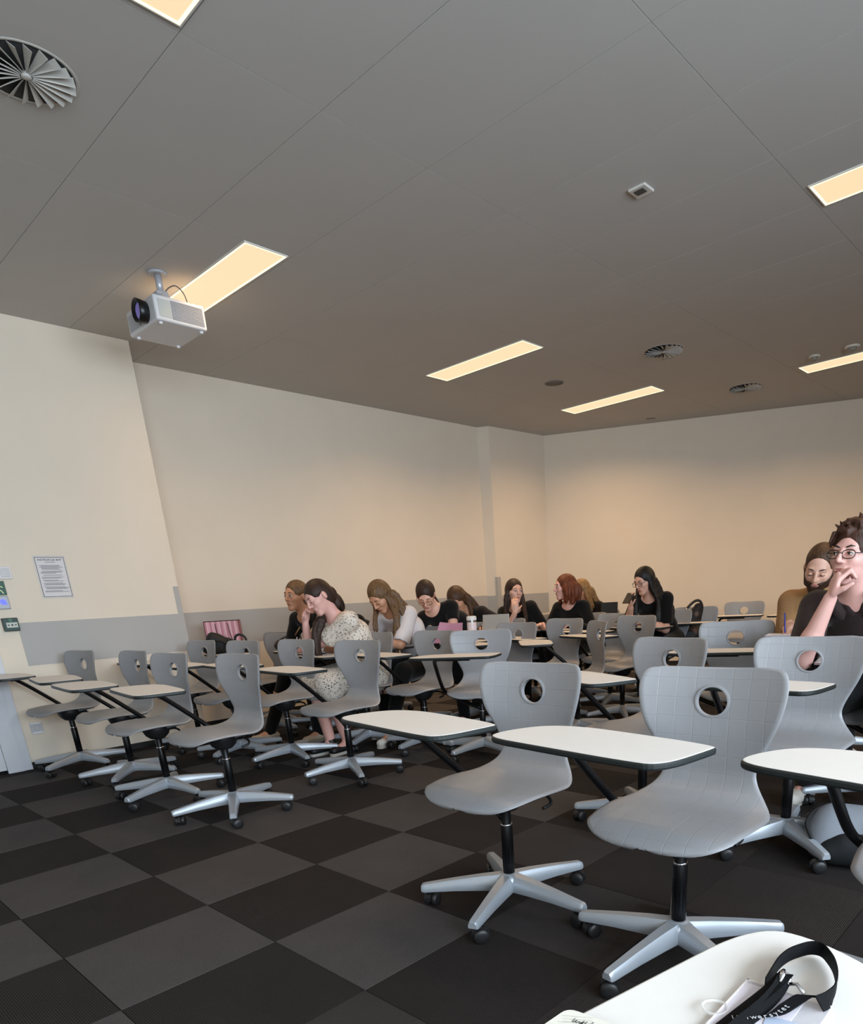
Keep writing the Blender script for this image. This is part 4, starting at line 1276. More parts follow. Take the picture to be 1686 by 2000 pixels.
GOLD = mat('glasses_gold', '#b98f6a', rough=.25, metal=.9); GBLK = mat('glasses_black', '#141414', rough=.3); GRED = mat('glasses_red_black', '#2a1414', rough=.3)
WSHOE = mat('sneaker_white', '#cfc8bf', rough=.7)
SHOEB = mat('sneaker_beige', '#b9a790', rough=.7)
dn = (0, 0, -1)
P = {}
# woman in black top beside the floral dress
P['w0'] = person('person in a black top with hair tied back, looking ahead beside the floral dress', (.45, 2.52), 6, (.513, 2.17, 1.155), 10, 2, 3,
   dict(p=(.46, 2.07, .775), d=(.8, -.6, -.1), n=dn, curl=.7), dict(p=(.70, 2.06, .775), d=(-.8, -.6, -.1), n=dn, curl=.7),
   dict(skin=SK2, hair='tied', hairm=HDBL, brow=BRW, top=BLK, bottom=JEAN, sleeve=.75, s=.97, shoe=SHOEB, feet=((-.33, -.55), (.12, -.40))))
P['w1'] = person('person in a cream floral dress leaning the head on one hand', (1.10, 2.28), 2, (1.07, 2.0, 1.130), -2, 27, -14,
   dict(p=(.925, 1.955, .955), d=(.22, .1, 1), n=(1, .25, -.1), curl=1.2, side=-1, e=(-.3, -.2, -1)), dict(p=(.80, 1.95, .765), d=(-1, -.1, 0), n=dn, curl=.4, e=(1, .45, .05)),
   dict(skin=SK3, hair='tied', hairm=HBRN, brow=BRW, top=FLO, bottom=JEAN, sleeve=.80, puff=.030, skirt=True, girth=1.10, s=1.0, h=.006, part=False,
        feet=((-.02, -.36), (.08, -.28)), locks=[([('h', 0, .095, .03), ('h', .01, .11, -.04), ('n', .04, .03, .05)], .03, .026), ([('n', -.055, -.03, .02), ('n', -.06, -.10, -.05), ('n', -.055, -.145, -.15), ('n', -.035, -.155, -.29)], .036, .030)]))
P['w2'] = person('person with black hair almost hidden behind the floral dress', (.05, 3.25), 10, (.014, 2.85, 1.055), 0, 35, 0,
   dict(p=(-.16, 2.72, .775), d=(0, -1, 0), n=dn), dict(p=(.2, 2.70, .775), d=(0, -1, 0), n=dn),
   dict(skin=SK2, hair='long', hairm=HBLK, brow=BRD, top=BLK, bottom=JEAN, s=.97, h=.009))
LONG_L = [([('h', .062, -.005, .02), ('h', .085, -.012, -.07), ('n', .13, -.12, -.05), ('n', .12, -.16, -.24)], .034, .016),
          ([('h', .055, .045, .02), ('h', .086, .05, -.06), ('n', .145, -.03, -.03), ('n', .16, -.04, -.26)], .038, .018),
          ([('h', .02, .085, .0), ('n', .08, .04, .03), ('n', .13, .05, -.06), ('n', .14, .05, -.26)], .042, .022),
          ([('h', -.062, -.005, .02), ('h', -.080, -.025, -.07), ('n', -.08, -.13, -.06), ('n', -.07, -.15, -.16)], .024, .010)]
P['w3'] = person('person in a white t-shirt with long dark blonde hair, writing head down', (.98, 2.98), 14, (1.049, 2.58, 1.115), 12, 42, -6,
   dict(p=(.90, 2.52, .775), d=(.4, -.8, -.1), n=dn, curl=.9), dict(p=(1.02, 2.46, .775), d=(-1, -.3, 0), n=dn, curl=.4, e=(.8, .2, -.6)),
   dict(skin=SK2, hair='long', hairm=HDBL, brow=BRW, top=WHT, bottom=JEAN, sleeve=.85, puff=.026, s=.98, shoe=WSHOE, feet=((-.10, -.40), (.13, -.68)), locks=LONG_L))
P['w4'] = person('person in a black t-shirt with round glasses looking down at a pink folder', (1.22, 3.50), 30, (1.037, 3.08, 1.105), 40, 40, -3,
   dict(p=(.955, 2.98, .78), d=(.5, -.7, -.1), n=dn, curl=.8), dict(p=(1.14, 2.97, .80), d=(-.5, -.8, 0), n=dn, curl=.6),
   dict(skin=SK1, hair='tied', hairm=HBRN, brow=BRD, top=BLK, bottom=JEAN, sleeve=.42, s=.97, glasses=GOLD, feet=((-.10, -.30), (.10, -.26)),
        locks=[([('h', .0, .10, .0), ('h', .02, .12, -.05), ('n', .03, .08, -.02)], .03, .02)]))
P['w5'] = person('person in a black t-shirt with brown hair bending low behind the pale bottle', (.98, 4.02), 14, (.882, 3.60, 1.052), 20, 38, -12,
   dict(p=(.93, 3.46, .885), d=(.1, -.3, 1), n=(.6, .6, 0), curl=.8, side=-1), dict(p=(1.19, 3.56, .79), d=(.6, -.7, -.1), n=dn, curl=.9, e=(1, .1, -.4)),
   dict(skin=SK2, hair='long', hairm=HMID, brow=BRW, top=BLK2, bottom=JEAN, sleeve=.55, s=.97, h=.0075,
        locks=[([('h', .070, .03, .0), ('h', .086, .02, -.08), ('n', .11, -.08, -.06)], .024, .012), ([('h', .04, .08, .02), ('n', .08, .02, .05), ('n', .12, .08, .0)], .038, .018), ([('h', .0, .10, .02), ('n', .02, .05, .06), ('n', .05, .11, .0)], .04, .02)]))
P['w6'] = person('person in a dark top with long dark hair, smiling with one hand at the mouth', (.86, 4.72), 40, (.934, 4.35, 1.101), 66, 3, 3,
   dict(p=(1.028, 4.235, .905), d=(-.05, .05, 1), n=(-.6, .8, 0), curl=.55, side=-1, e=(.2, -.4, -1)), dict(p=(1.19, 4.42, .775), d=(0, -1, 0), n=dn),
   dict(skin=SK1, hair='long', hairm=HBRN, brow=BRD, top=BLK, bottom=JEAN, sleeve=1.1, s=.97, h=.0072, lids=False, gaze=(.6, 0),
        locks=[([('h', .066, .0, .02), ('h', .080, .0, -.08), ('n', .10, -.11, -.10), ('n', .10, -.12, -.22)], .032, .014), ([('h', -.066, .0, .02), ('h', -.080, .0, -.08), ('n', -.10, -.11, -.10), ('n', -.10, -.12, -.22)], .032, .014)]))
P['w7'] = person('person with wavy red hair in profile, wearing a black jacket with white trim', (1.35, 4.86), 4, (1.326, 4.65, 1.113), -34, 2, 0,
   dict(p=(1.16, 4.50, .775), d=(0, -1, 0), n=dn), dict(p=(1.55, 4.48, .775), d=(-.3, -1, 0), n=dn),
   dict(skin=SK3, hair='wavy', hairm=HRED, brow=BRW, top=BLK, bottom=JEAN, sleeve=1.8, s=1.0, h=.0075, hairvol=1.16, lids=False, puff=.02,
        locks=[([('h', .075, -.01, .03), ('h', .095, -.01, -.06), ('h', .085, -.02, -.15)], .04, .02), ([('h', .075, .05, .04), ('h', .105, .06, -.05), ('h', .10, .05, -.16)], .048, .024), ([('h', .02, .10, .03), ('h', .04, .115, -.06), ('h', .04, .10, -.17)], .05, .026), ([('h', -.07, .0, .03), ('h', -.09, -.01, -.06), ('h', -.08, -.03, -.15)], .034, .016)]))
P['w8'] = person('person with blonde hair in black, half hidden behind the red-haired one', (1.06, 5.57), 8, (1.061, 5.30, 1.069), -4, 16, 0,
   dict(p=(.86, 5.21, .775), d=(0, -1, 0), n=dn), dict(p=(1.25, 5.21, .775), d=(-.2, -1, 0), n=dn),
   dict(skin=SK2, hair='long', hairm=HBLD, brow=BRW, top=BLK2, bottom=JEAN, sleeve=1.8, s=.98, h=.009,
        locks=[([('h', .066, .0, .02), ('h', .090, .0, -.07), ('n', .12, -.06, -.06)], .036, .018), ([('h', .05, .06, .02), ('h', .085, .08, -.07), ('n', .14, .06, -.04)], .042, .022), ([('h', -.066, .0, .02), ('h', -.085, .0, -.08), ('n', -.09, -.10, -.08)], .03, .014)]))
P['w9'] = person('person with long black hair and glasses holding up a phone', (2.18, 5.08), 12, (2.149, 4.75, 1.128), -10, 20, -4,
   dict(p=(2.155, 4.52, .905), d=(-.15, -.1, 1), n=(.5, .6, .4), curl=.75, side=-1, e=(-.4, .1, -1)), dict(p=(2.26, 4.64, .775), d=(-.7, -.6, 0), n=dn, curl=.4, e=(.15, .3, -1)),
   dict(skin=SK1, hair='long', hairm=HBLK, brow=BRD, top=BLK, bottom=JEAN, sleeve=.75, puff=.018, s=.98, h=.0072, glasses=GBLK, lens=(.023, .021),
        locks=[([('h', .062, -.0, .02), ('h', .078, .0, -.07), ('n', .11, -.08, -.06), ('n', .12, -.12, -.24)], .030, .016), ([('h', .055, .04, .02), ('h', .080, .05, -.06), ('n', .135, -.01, -.05), ('n', .15, -.02, -.25)], .036, .022),
               ([('h', .03, .08, .0), ('h', .04, .09, -.07), ('n', .12, .05, -.08), ('n', .13, .05, -.25)], .040, .024), ([('h', -.060, .0, .02), ('h', -.076, -.005, -.07), ('n', -.10, -.10, -.05), ('n', -.09, -.13, -.2)], .026, .014)]))
P['m1'] = person('bearded person in a tan knitted sweater writing with a blue pen', (4.22, 3.55), 12, (4.187, 3.15, 1.128), 6, 27, 7,
   dict(p=(4.075, 3.07, .835), d=(.3, -.9, -.15), n=(.3, .3, -1), curl=.95, e=(-.15, .2, -1)), dict(p=(4.34, 3.06, .775), d=(-.8, -.5, 0), n=dn, curl=.4, e=(.3, .2, -1)),
   dict(skin=SK1, female=False, hair='short', hairm=HMID, brow=BRW, top=TAN, bottom=JEAN, sleeve=1.85, s=1.0, h=.0058, beard=True, highneck=True, puff=.014, lids=True, hairline=.036, beardm=hair_mat('beard_brown', '#1e120b', '#43291a')))
P['m2'] = person('person in a dark brown shirt and glasses resting the chin on one hand', (4.70, 2.60), 2, (4.598, 2.27, 1.158), -14, -3, 3,
   dict(p=(4.565, 2.12, .995), d=(.20, .10, 1), n=(.80, .55, .05), curl=1.25, side=-1, e=(-.28, -.15, -1)), dict(p=(4.84, 2.22, .775), d=(-.8, -.6, 0), n=dn, curl=.4),
   dict(skin=SK3, female=False, hair='short', hairm=hair_mat('hair_auburn_brown', '#22120c', '#4f2f20'), brow=BRD, top=BROWN, bottom=JEAN, sleeve=.80, puff=.024, s=1.03, h=.0052, hairvol=1.08, neck=.012, vneck=True, lids=False, glasses=GBLK, lens=(.0255, .0165), shoe=WSHOE, foot=1.2, gaze=(-.4, .2),
        feet=((-.28, -.10), (.12, -.30)), hairline=.006, curls=70,
        tufts=[((-.066, -.060, .085), (-.074, -.070, .045), .010, .006), ((-.072, -.045, .075), (-.078, -.050, .035), .010, .006)]))
# ================================================================== THINGS ON TABLETS, SEATS AND FLOOR
TZ = .7255
def place_box(parent, name, c, d, m, rz=0.0, bev=0.0, taper=1.0):
    b = MB(); b.box(c, d, rz, taper); o = b.obj(name, m, parent)
    if bev: bevel(o, bev, 2)
    return o
def ribbon(pts, wdir, w, th=.0012):
    """flat strap along pts; wdir = list of unit width directions"""
    b = MB(); n = len(pts); V = []
    for i, (p, q) in enumerate(zip(pts, wdir)):
        p = Vector(p); q = Vector(q).normalized()
        t = (Vector(pts[min(i + 1, n - 1)]) - Vector(pts[max(i - 1, 0)])).normalized()
        nn = t.cross(q).normalized() * th / 2
        V += [p - q * w / 2 - nn, p + q * w / 2 - nn, p + q * w / 2 + nn, p - q * w / 2 + nn]
    F = [(0, 1, 2, 3), (4 * n - 1, 4 * n - 2, 4 * n - 3, 4 * n - 4)]
    for i in range(n - 1):
        for k in range(4): F.append((4 * i + k, 4 * i + 4 + k, 4 * i + 4 + (k + 1) % 4, 4 * i + (k + 1) % 4))
    b.add(V, F, False)
    return b
NAVY = mat('strap_black', '#08090b', rough=.7, spec=.12, bump=.3, bscale=900)
CLEARP = mat('clear_plastic', '#d9d5d8', rough=.12, alpha=.55, spec=.7)
CARD = mat('badge_card', '#d6cfd6', rough=.35)
HOLDER_REFL = mat('holder_reflection_blue', '#aab4c6', rough=.25)
PAGE = mat('page_cream', '#d8d3c6', rough=.7)
STRW = mat('strap_print', '#b8b8ba', rough=.6)

# photographer's own tablet chair with badge on a lanyard and a notebook
CH['me'] = make_chair(5.588, -.732, 267, 'grey tablet chair in the bottom right corner, its large white tablet carrying the lanyard', 20)
t = thing('name_badge', 'clear plastic badge holder on a black printed lanyard, on the nearest white tablet', 'badge', (5.327, -.480, TZ))
def R_(p): return (p[0] - 5.327, p[1] + .480, p[2] - TZ)
b = MB(); b.box((0, 0, .0016), (.0765, .108, .0030)); bevel(b.obj('badge_holder', CLEARP, t), .0012)
b = MB(); b.box((-.010, -.002, .0036), (.053, .100, .0008)); b.obj('badge_card', CARD, t)
b = MB(); b.box((.020, -.020, .0040), (.034, .062, .0014), rz=.18); b.obj('holder_reflection', HOLDER_REFL, t)  # pale blue layer paints the bluish reflection on the holder
b = MB(); b.box((-.0375, 0, .0038), (.0016, .108, .0018)); b.box((0, .0532, .0038), (.0765, .0016, .0018)); b.obj('welded_seam', mat('seam_pale', '#efe6e2', rough=.1), t)  # whitish pink edges of the plastic holder
b = MB(); b.tube([R_((5.284 + .011 * math.cos(a), -.487 + .011 * math.sin(a), TZ + .004)) for a in [2 * math.pi * k / 20 for k in range(20)]], .0016, 6, closed=True); b.obj('plastic_ring', mat('ring_clear', '#e5e2dd', rough=.1, alpha=.45), t)
b = MB(); b.tube([R_(p) for p in [(5.312, -.424, TZ + .010), (5.316, -.414, TZ + .016), (5.323, -.414, TZ + .014), (5.325, -.424, TZ + .010)]], .0022, 8)
b.tube([R_(p) for p in [(5.317, -.413, TZ + .017), (5.319, -.422, TZ + .018), (5.320, -.430, TZ + .014)]], [.002, .003, .0015], 8)
b.tube([R_(p) for p in [(5.322, -.424, TZ + .010), (5.332, -.421, TZ + .012), (5.341, -.428, TZ + .009)]], .0019, 8)
b.obj('metal_clip', CHROME, t)
LOOP = [(5.309, -.436), (5.307, -.417), (5.305, -.392), (5.307, -.372), (5.313, -.356), (5.320, -.345), (5.329, -.343), (5.338, -.352), (5.348, -.367), (5.357, -.389), (5.361, -.410), (5.361, -.427), (5.357, -.438)]
LS = spline([(x, y, TZ + .0105) for x, y in LOOP], 40)
b = ribbon([R_(p) for p in LS], [(0, 0, 1) if i < 34 else (-.12 * (i - 33), .1, 1) for i in range(40)], .0150)
loop = b.obj('lanyard_loop', NAVY, t)
S1 = spline([(5.3195, -.417, TZ + .016), (5.3175, -.436, TZ + .013), (5.311, -.466, TZ + .009), (5.305, -.500, TZ + .007), (5.300, -.535, TZ + .006)], 14)
b = ribbon([R_(p) for p in S1], [(1, .22, .12)] * 14, .0145); b.obj('lanyard_strap', NAVY, t)
S2 = spline([(5.3205, -.419, TZ + .015), (5.3215, -.440, TZ + .011), (5.319, -.468, TZ + .0085), (5.314, -.500, TZ + .0075), (5.310, -.535, TZ + .006)], 14)
b = ribbon([R_(p) for p in S2], [(.8, .1, -.55)] * 14, .0135); b.obj('lanyard_strap', NAVY, t)
S3 = spline([(5.350, -.4285, TZ + .009), (5.343, -.433, TZ + .0105), (5.337, -.452, TZ + .009), (5.331, -.474, TZ + .008), (5.316, -.490, TZ + .0075), (5.300, -.500, TZ + .0065)], 22)
b = ribbon([R_(p) for p in S3], [(1, .45, .05)] * 10 + [(.9 - .05 * k, .5 + .04 * k, .05) for k in range(12)], .0150); st3 = b.obj('lanyard_strap', mat('strap_navy', '#0a0c12', rough=.65, spec=.15, bump=.3, bscale=900), t)
def text_along(s, P, up, nrm, size, parent, m):
    """letters laid one by one along the polyline P"""
    P = [Vector(p) for p in P]; acc = [0]
    for a, c in zip(P[:-1], P[1:]): acc.append(acc[-1] + (c - a).length)
    pos = 0.0; adv = size * .62
    for ch in s:
        if ch != ' ' and pos < acc[-1]:
            i = max(k for k in range(len(acc)) if acc[k] <= pos + 1e-9); i = min(i, len(P) - 2)
            f = (pos - acc[i]) / (acc[i + 1] - acc[i]); p = P[i].lerp(P[i + 1], f)
            d = (P[i + 1] - P[i]).normalized(); n_ = Vector(nrm(i)).normalized(); u = n_.cross(d).normalized()
            M = Matrix((( d.x, u.x, n_.x, p.x), (d.y, u.y, n_.y, p.y), (d.z, u.z, n_.z, p.z), (0, 0, 0, 1)))
            text_obj('letter', ch, size, m, M, parent, depth=.0001)
        pos += adv
# "Akademia E" on the outer right side of the loop, "Uniwersytet" along the strap
seg = [Vector(R_(p)) for p in LS[24:37]]
out = []
for i, p in enumerate(seg):
    d = (seg[min(i + 1, len(seg) - 1)] - seg[max(i - 1, 0)]).normalized(); n_ = d.cross(Vector((0, 0, 1)))
    out.append(n_)
text_along('Akademia E', [p + (-out[i]) * .0012 for i, p in enumerate(seg)], None, lambda i: -out[i], .0088, loop, STRW)
seg3 = [Vector(R_(p)) for p in S3[2:20]]
text_along('Uniwersytet', [p + Vector((0, 0, .0012)) for p in reversed(seg3)], None, lambda i: (0, 0, 1), .0082, st3, STRW)

t = thing('pocket_notebook', 'small cream notebook with handwriting at the bottom edge, overhanging the nearest tablet', 'notebook', (5.183, -.569, TZ))
pg = chaikin([Vector(p) for p in ((0, 0, 0), (.112, .010, 0), (.112, -.15, 0), (-.010, -.15, 0))], 0)
def rounded(P, r):
    out_ = []
    n = len(P)
    for i in range(n):
        a, c, e = P[i - 1], P[i], P[(i + 1) % n]
        p0 = c + (a - c).normalized() * r; p1 = c + (e - c).normalized() * r
        for k in range(6):
            f = k / 5; out_.append((p0 * (1 - f) ** 2 + c * 2 * f * (1 - f) + p1 * f * f))
    return out_
rp = rounded(pg, .010)[::-1]
b = MB(); b.prism(rp, .0004, .0072); b.obj('page_block', PAGE, t)
b = MB(); b.prism([p + Vector((-.0008 if p.x < .05 else .0008, 0, 0)) for p in rp], .0, .0012); b.obj('cover', mat('cover_brown', '#6d5d49', rough=.6), t)
wr = MB()
def stroke(pp): wr.tube([(x - 5.183, y + .569, .0075) for x, y in pp], .00026, 5)
for pp in ([(5.1978, -.5785), (5.1982, -.5835), (5.1992, -.5838), (5.2006, -.5791), (5.2008, -.5825), (5.2020, -.5830), (5.2032, -.5795)],
           [(5.2040, -.5800), (5.2044, -.5822), (5.2058, -.5790), (5.2058, -.5831), (5.2046, -.5848)], [(5.2062, -.5765), (5.2064, -.5818)], [(5.2076, -.5782), (5.2066, -.5800), (5.2080, -.5818)],
           [(5.2090, -.5760), (5.2092, -.5815), (5.2104, -.5808)], [(5.2128, -.5738), (5.2140, -.5742), (5.2136, -.5768), (5.2126, -.5778)],
           [(5.1850, -.5985), (5.1868, -.6005)], [(5.1868, -.5982), (5.1850, -.6008)], [(5.1859, -.5978), (5.1859, -.6012)]): stroke(pp)
wr.obj('handwriting', INK, t)
b = MB()
for k in range(7): b.box((.015 + .002 * (k % 3), -.006 - k * .0035, .0073), (.028 - .002 * k, .0004, .0002), rz=.5)
b.obj('pencil_marks', mat('pencil_grey', '#aaa69b', rough=.8), t)

# bags near the left wall
STRIPE, _nt, _b = node_mat('pink_stripes')
_tc = _nt.nodes.new('ShaderNodeTexCoord'); _w = _nt.nodes.new('ShaderNodeTexWave'); _w.inputs['Scale'].default_value = 6.6; _w.bands_direction = 'X'; _w.inputs['Distortion'].default_value = 0
_w2 = _nt.nodes.new('ShaderNodeTexWave'); _w2.inputs['Scale'].default_value = 14.0; _w2.bands_direction = 'X'; _w2.inputs['Phase Offset'].default_value = 1.2
_r = _nt.nodes.new('ShaderNodeValToRGB'); _r.color_ramp.elements[0].color = lin('#c98796'); _r.color_ramp.elements[1].color = lin('#e6b6bf'); _r.color_ramp.elements[0].position = .35; _r.color_ramp.elements[1].position = .6
_m = _nt.nodes.new('ShaderNodeMix'); _m.data_type = 'RGBA'; _m.blend_type = 'MULTIPLY'; _m.inputs[0].default_value = .18
for q in (_w, _w2): _nt.links.new(_tc.outputs['Object'], q.inputs['Vector'])
_nt.links.new(_w.outputs['Fac'], _r.inputs[0]); _nt.links.new(_r.outputs[0], _m.inputs['A']); _nt.links.new(_w2.outputs['Color'], _m.inputs['B']); _nt.links.new(_m.outputs['Result'], _b.inputs['Base Color']); _b.inputs['Roughness'].default_value = .5
EDGEM = mat('bag_edge_maroon', '#3d1420', rough=.5)
t = thing('gift_bag', 'pink striped paper carrier bag with dark edges against the grey rail', 'paper bag', (-.70, 2.13, TZ), math.radians(52))
W_, D_, H_ = .30, .085, .262
b = MB()
lo = [Vector((-W_ / 2, -D_ / 2, 0)), Vector((W_ / 2, -D_ / 2, 0)), Vector((W_ / 2, D_ / 2, 0)), Vector((-W_ / 2, D_ / 2, 0))]; hi = [v + Vector((0, 0, H_)) for v in lo]
ilo = [Vector((v.x * .985, v.y * .95, .004)) for v in lo]; ihi = [Vector((v.x * .985, v.y * .95, H_)) for v in lo]
b.add(lo + hi + ilo + ihi, [(0, 3, 2, 1), (0, 1, 5, 4), (1, 2, 6, 5), (2, 3, 7, 6), (3, 0, 4, 7), (8, 9, 10, 11), (8, 12, 13, 9), (9, 13, 14, 10), (10, 14, 15, 11), (11, 15, 12, 8), (4, 5, 13, 12), (5, 6, 14, 13), (6, 7, 15, 14), (7, 4, 12, 15)])
b.obj('paper_body', STRIPE, t)
b = MB()
for a, c in list(zip(lo, hi)) + [(hi[k], hi[(k + 1) % 4]) for k in range(4)]: b.tube([a, c], .0032, 6)
b.obj('edge_binding', EDGEM, t)
for q in (-1,):
    for x in (-.055, .055):
        b = MB(); b.tube(spline([(x, -D_ / 2 - .003, H_ - .022), (x + .006, -D_ / 2 - .012, H_ - .09), (x + .020, -D_ / 2 - .012, H_ - .16)], 10), .0034, 6); b.obj('cord_handle', EDGEM, t)
b = MB(); b.tube(spline([(.0, -D_ / 2 - .002, .130), (.012, -D_ / 2 - .002, .120), (.02, -D_ / 2 - .002, .138), (.03, -D_ / 2 - .002, .112)], 12), .0012, 5); b.obj('script_mark', mat('mark_rose', '#8a4a58', rough=.5), t)
BAGB = mat('bag_black', '#0f0f10', rough=.55, bump=.4, bscale=40)
CH['c1b'] = make_chair(-.15, 2.19, 2, 'grey tablet chair near the wall whose tablet carries the black handbag', 0)
t = thing('black_handbag', 'soft black handbag with a round strap in front of the pink striped bag', 'handbag', (-.28, 1.92, TZ), math.radians(50))
pr_ = [('+', .04, cap((-.15, 0, .055), (.13, 0, .05), .055, .05)), ('+', .04, cap((-.11, .0, .12), (.02, 0, .09), .042, .04)), ('+', .04, cap((-.10, .01, .145), (-.06, .01, .13), .035, .035)), ('+', .03, cap((.05, -.03, .06), (.14, -.02, .04), .045, .035)), ('-', 0, cap((-.4, 0, -.3), (.4, 0, -.3), .30, .30))]
link('bag_body', surface(pr_, .009, 'bag_body', BAGB), t)
b = MB(); b.tube(spline([(.08, -.01, .09), (.09, -.01, .135), (.13, -.01, .150), (.17, -.01, .12), (.175, -.01, .05)], 16), .010, 8); b.obj('bag_strap', BAGB, t)
b = MB(); b.tube(spline([(-.12, -.04, .10), (-.04, -.065, .11), (.03, -.07, .085), (.07, -.06, .05)], 14), .007, 8); b.obj('bag_strap', BAGB, t)
BRN = mat('bag_brown', '#2b2220', rough=.5, bump=.3, bscale=60)
t = thing('brown_handbag', 'small dark brown handbag with loose straps beside the person in the black top', 'handbag', (.13, 2.26, TZ), math.radians(45))
pr_ = [('+', .03, cap((-.08, 0, .04), (.09, 0, .04), .035, .035)), ('+', .03, cap((-.06, 0, .065), (.07, 0, .06), .026, .028)), ('-', 0, cap((-.4, 0, -.3), (.4, 0, -.3), .30, .30))]
link('bag_body', surface(pr_, .008, 'bag_body', BRN), t)
b = MB(); b.tube(spline([(-.07, 0, .08), (-.02, -.01, .105), (.05, -.01, .125), (.11, -.01, .12), (.13, -.01, .07)], 16), .006, 8); b.obj('bag_strap', BRN, t)
b = MB(); b.tube(spline([(.02, -.03, .07), (.07, -.035, .05), (.11, -.03, .09)], 12), .006, 8); b.obj('bag_strap', BRN, t)
b = MB(); b.box((-.045, -.046, .075), (.008, .006, .024)); b.box((-.02, -.046, .072), (.008, .006, .020)); b.obj('buckle', CHROME, t)

# notebooks, folder, devices
def book(name, label, cat, c, d, rz, cover, page=PAPER, group=None):
    t = thing(name, label, cat, (c[0], c[1], c[2]), math.radians(rz), group)
    b = MB(); b.box((0, 0, d[2] / 2), d); b.obj('cover', cover, t)
    b = MB(); b.box((0, 0, d[2] + .001), (d[0] * .96, d[1] * .96, .002)); b.obj('open_page', page, t)
    return t
DKC = mat('cover_dark', '#1a1a1d', rough=.5)
book('notebook', 'pale notebook lying before the person in the black top with tied hair', 'notebook', (.40, 2.17, TZ), (.19, .15, .010), 10, DKC, mat('page_bluish', '#b9bcc9', rough=.6))
book('notebook', 'open notebook under the forearm of the person in the floral dress', 'notebook', (.86, 1.995, TZ), (.20, .16, .010), 6, DKC)
book('notebook', 'dark flat tablet computer under the forearm of the person in the white t-shirt', 'tablet computer', (.95, 2.67, TZ), (.25, .15, .009), 8, DKC, mat('screen_dark', '#2b2927', rough=.2))
t = thing('laptop', 'small grey laptop lid standing beside the white t-shirt, left edge hidden by the dress', 'laptop', (.79, 2.62, TZ), math.radians(40))
place_box(t, 'laptop_base', (0, .06, .007), (.20, .13, .014), mat('laptop_grey', '#8f8c88', rough=.35, metal=.4), 0, .002)
b = MB(); b.box((0, -.012, .070), (.20, .006, .125), rx=-.16); b.obj('laptop_lid', mat('laptop_grey', ''), t)
b = MB(); b.lathe([(.010, -.0165), (.010, -.0175)], c=(0, 0, .07), axis='Y', n=14); b.obj('lid_mark', mat('lid_mark', '#5a5855', rough=.4), t)
PINKF = mat('folder_pink', '#b77f95', rough=.6)
t = thing('pink_folder', 'open mauve pink folder standing in front of the person with round glasses', 'folder', (1.31, 2.995, TZ + .002), math.radians(38))
b = MB(); b.hull8([Vector(p_) for p_ in ((-.095, -.004, .0), (.06, -.004, .0), (.06, .0, .0), (-.095, .0, .0))], [Vector(p_) for p_ in ((-.035, .050, .165), (.07, .050, .150), (.07, .054, .150), (-.035, .054, .165))]); b.obj('front_cover', PINKF, t)
b = MB(); b.hull8([Vector(p_) for p_ in ((.060, -.004, .0), (.14, .05, .0), (.138, .054, .0), (.058, .0, .0))], [Vector(p_) for p_ in ((.07, .050, .150), (.15, .09, .150), (.148, .094, .150), (.068, .054, .150))]); b.obj('back_cover', PINKF, t)
b = MB(); b.lathe([(.006, -.004), (.006, -.005)], c=(.01, .022, .075), axis='Y', n=10); b.obj('cover_print', mat('folder_print', '#70485a', rough=.6), t)
t = thing('phone', 'pinkish phone lying in the hands of the person with round glasses', 'phone', (1.03, 2.93, TZ + .030), math.radians(35))
place_box(t, 'phone_body', (0, 0, .005), (.075, .15, .009), mat('phone_pink', '#b98a97', rough=.3), 0, .003)
place_box(t, 'phone_screen', (0, 0, .0102), (.066, .14, .001), mat('phone_glass', '#2a2a2e', rough=.1))
t = thing('drink_bottle', 'pale pink insulated bottle with white lid standing on a tablet', 'bottle', (1.63, 3.0, TZ))
BP = mat('bottle_pink', '#d9c4c4', rough=.4); BW = mat('bottle_white', '#d8d5d2', rough=.35)
b = MB(); b.lathe([(.034, 0), (.038, .004), (.038, .155), (.036, .162)], n=28); b.obj('bottle_body', BP, t)
b = MB(); b.lathe([(.0365, .162), (.0365, .176)], n=28); b.obj('bottle_band', mat('bottle_steel', '#9a938e', rough=.25, metal=.9), t)
b = MB(); b.lathe([(.039, .176), (.040, .180), (.040, .198), (.036, .206), (.030, .208)], n=28); b.obj('bottle_lid', BW, t)
b = MB(); b.box((.030, -.026, .172), (.016, .006, .05), rz=.8); b.obj('carry_loop', BW, t)
t = thing('laptop', 'open silver laptop seen from behind in front of the smiling dark-haired person', 'laptop', (1.49, 3.44, TZ), math.radians(25))
LG = mat('laptop_silver', '#a9a49d', rough=.35, metal=.3)
place_box(t, 'laptop_base', (0, .10, .008), (.235, .17, .015), LG, 0, .003)
b = MB(); b.box((0, -.005, .105), (.235, .007, .19), rx=-.18); bevel(b.obj('laptop_lid', LG, t), .002)
t = thing('tablet_computer', 'black tablet computer propped up between the blonde and the one with a phone', 'tablet computer', (1.40, 5.33, TZ), math.radians(28))
b = MB(); b.box((0, 0, .118), (.175, .008, .20), rx=-.22); bevel(b.obj('screen_body', mat('tablet_black', '#0c0c0d', rough=.4), t), .002)
place_box(t, 'stand', (0, .055, .010), (.17, .13, .018), mat('tablet_black', ''))
place_box(t, 'stand_flap', (0, -.01, .02), (.12, .012, .04), mat('tablet_black', ''))
t = thing('phone', 'dark phone held up in one hand by the person with long black hair', 'phone', (2.165, 4.462, .945), math.radians(8))
b = MB(); b.box((0, 0, .045), (.070, .009, .140), rx=-.95); bevel(b.obj('phone_body', mat('phone_dark', '#121214', rough=.3), t), .003)
b = MB(); b.box((0, .0040, .0490), (.062, .001, .130), rx=-.95); b.obj('phone_screen', mat('phone_glass', ''), t)
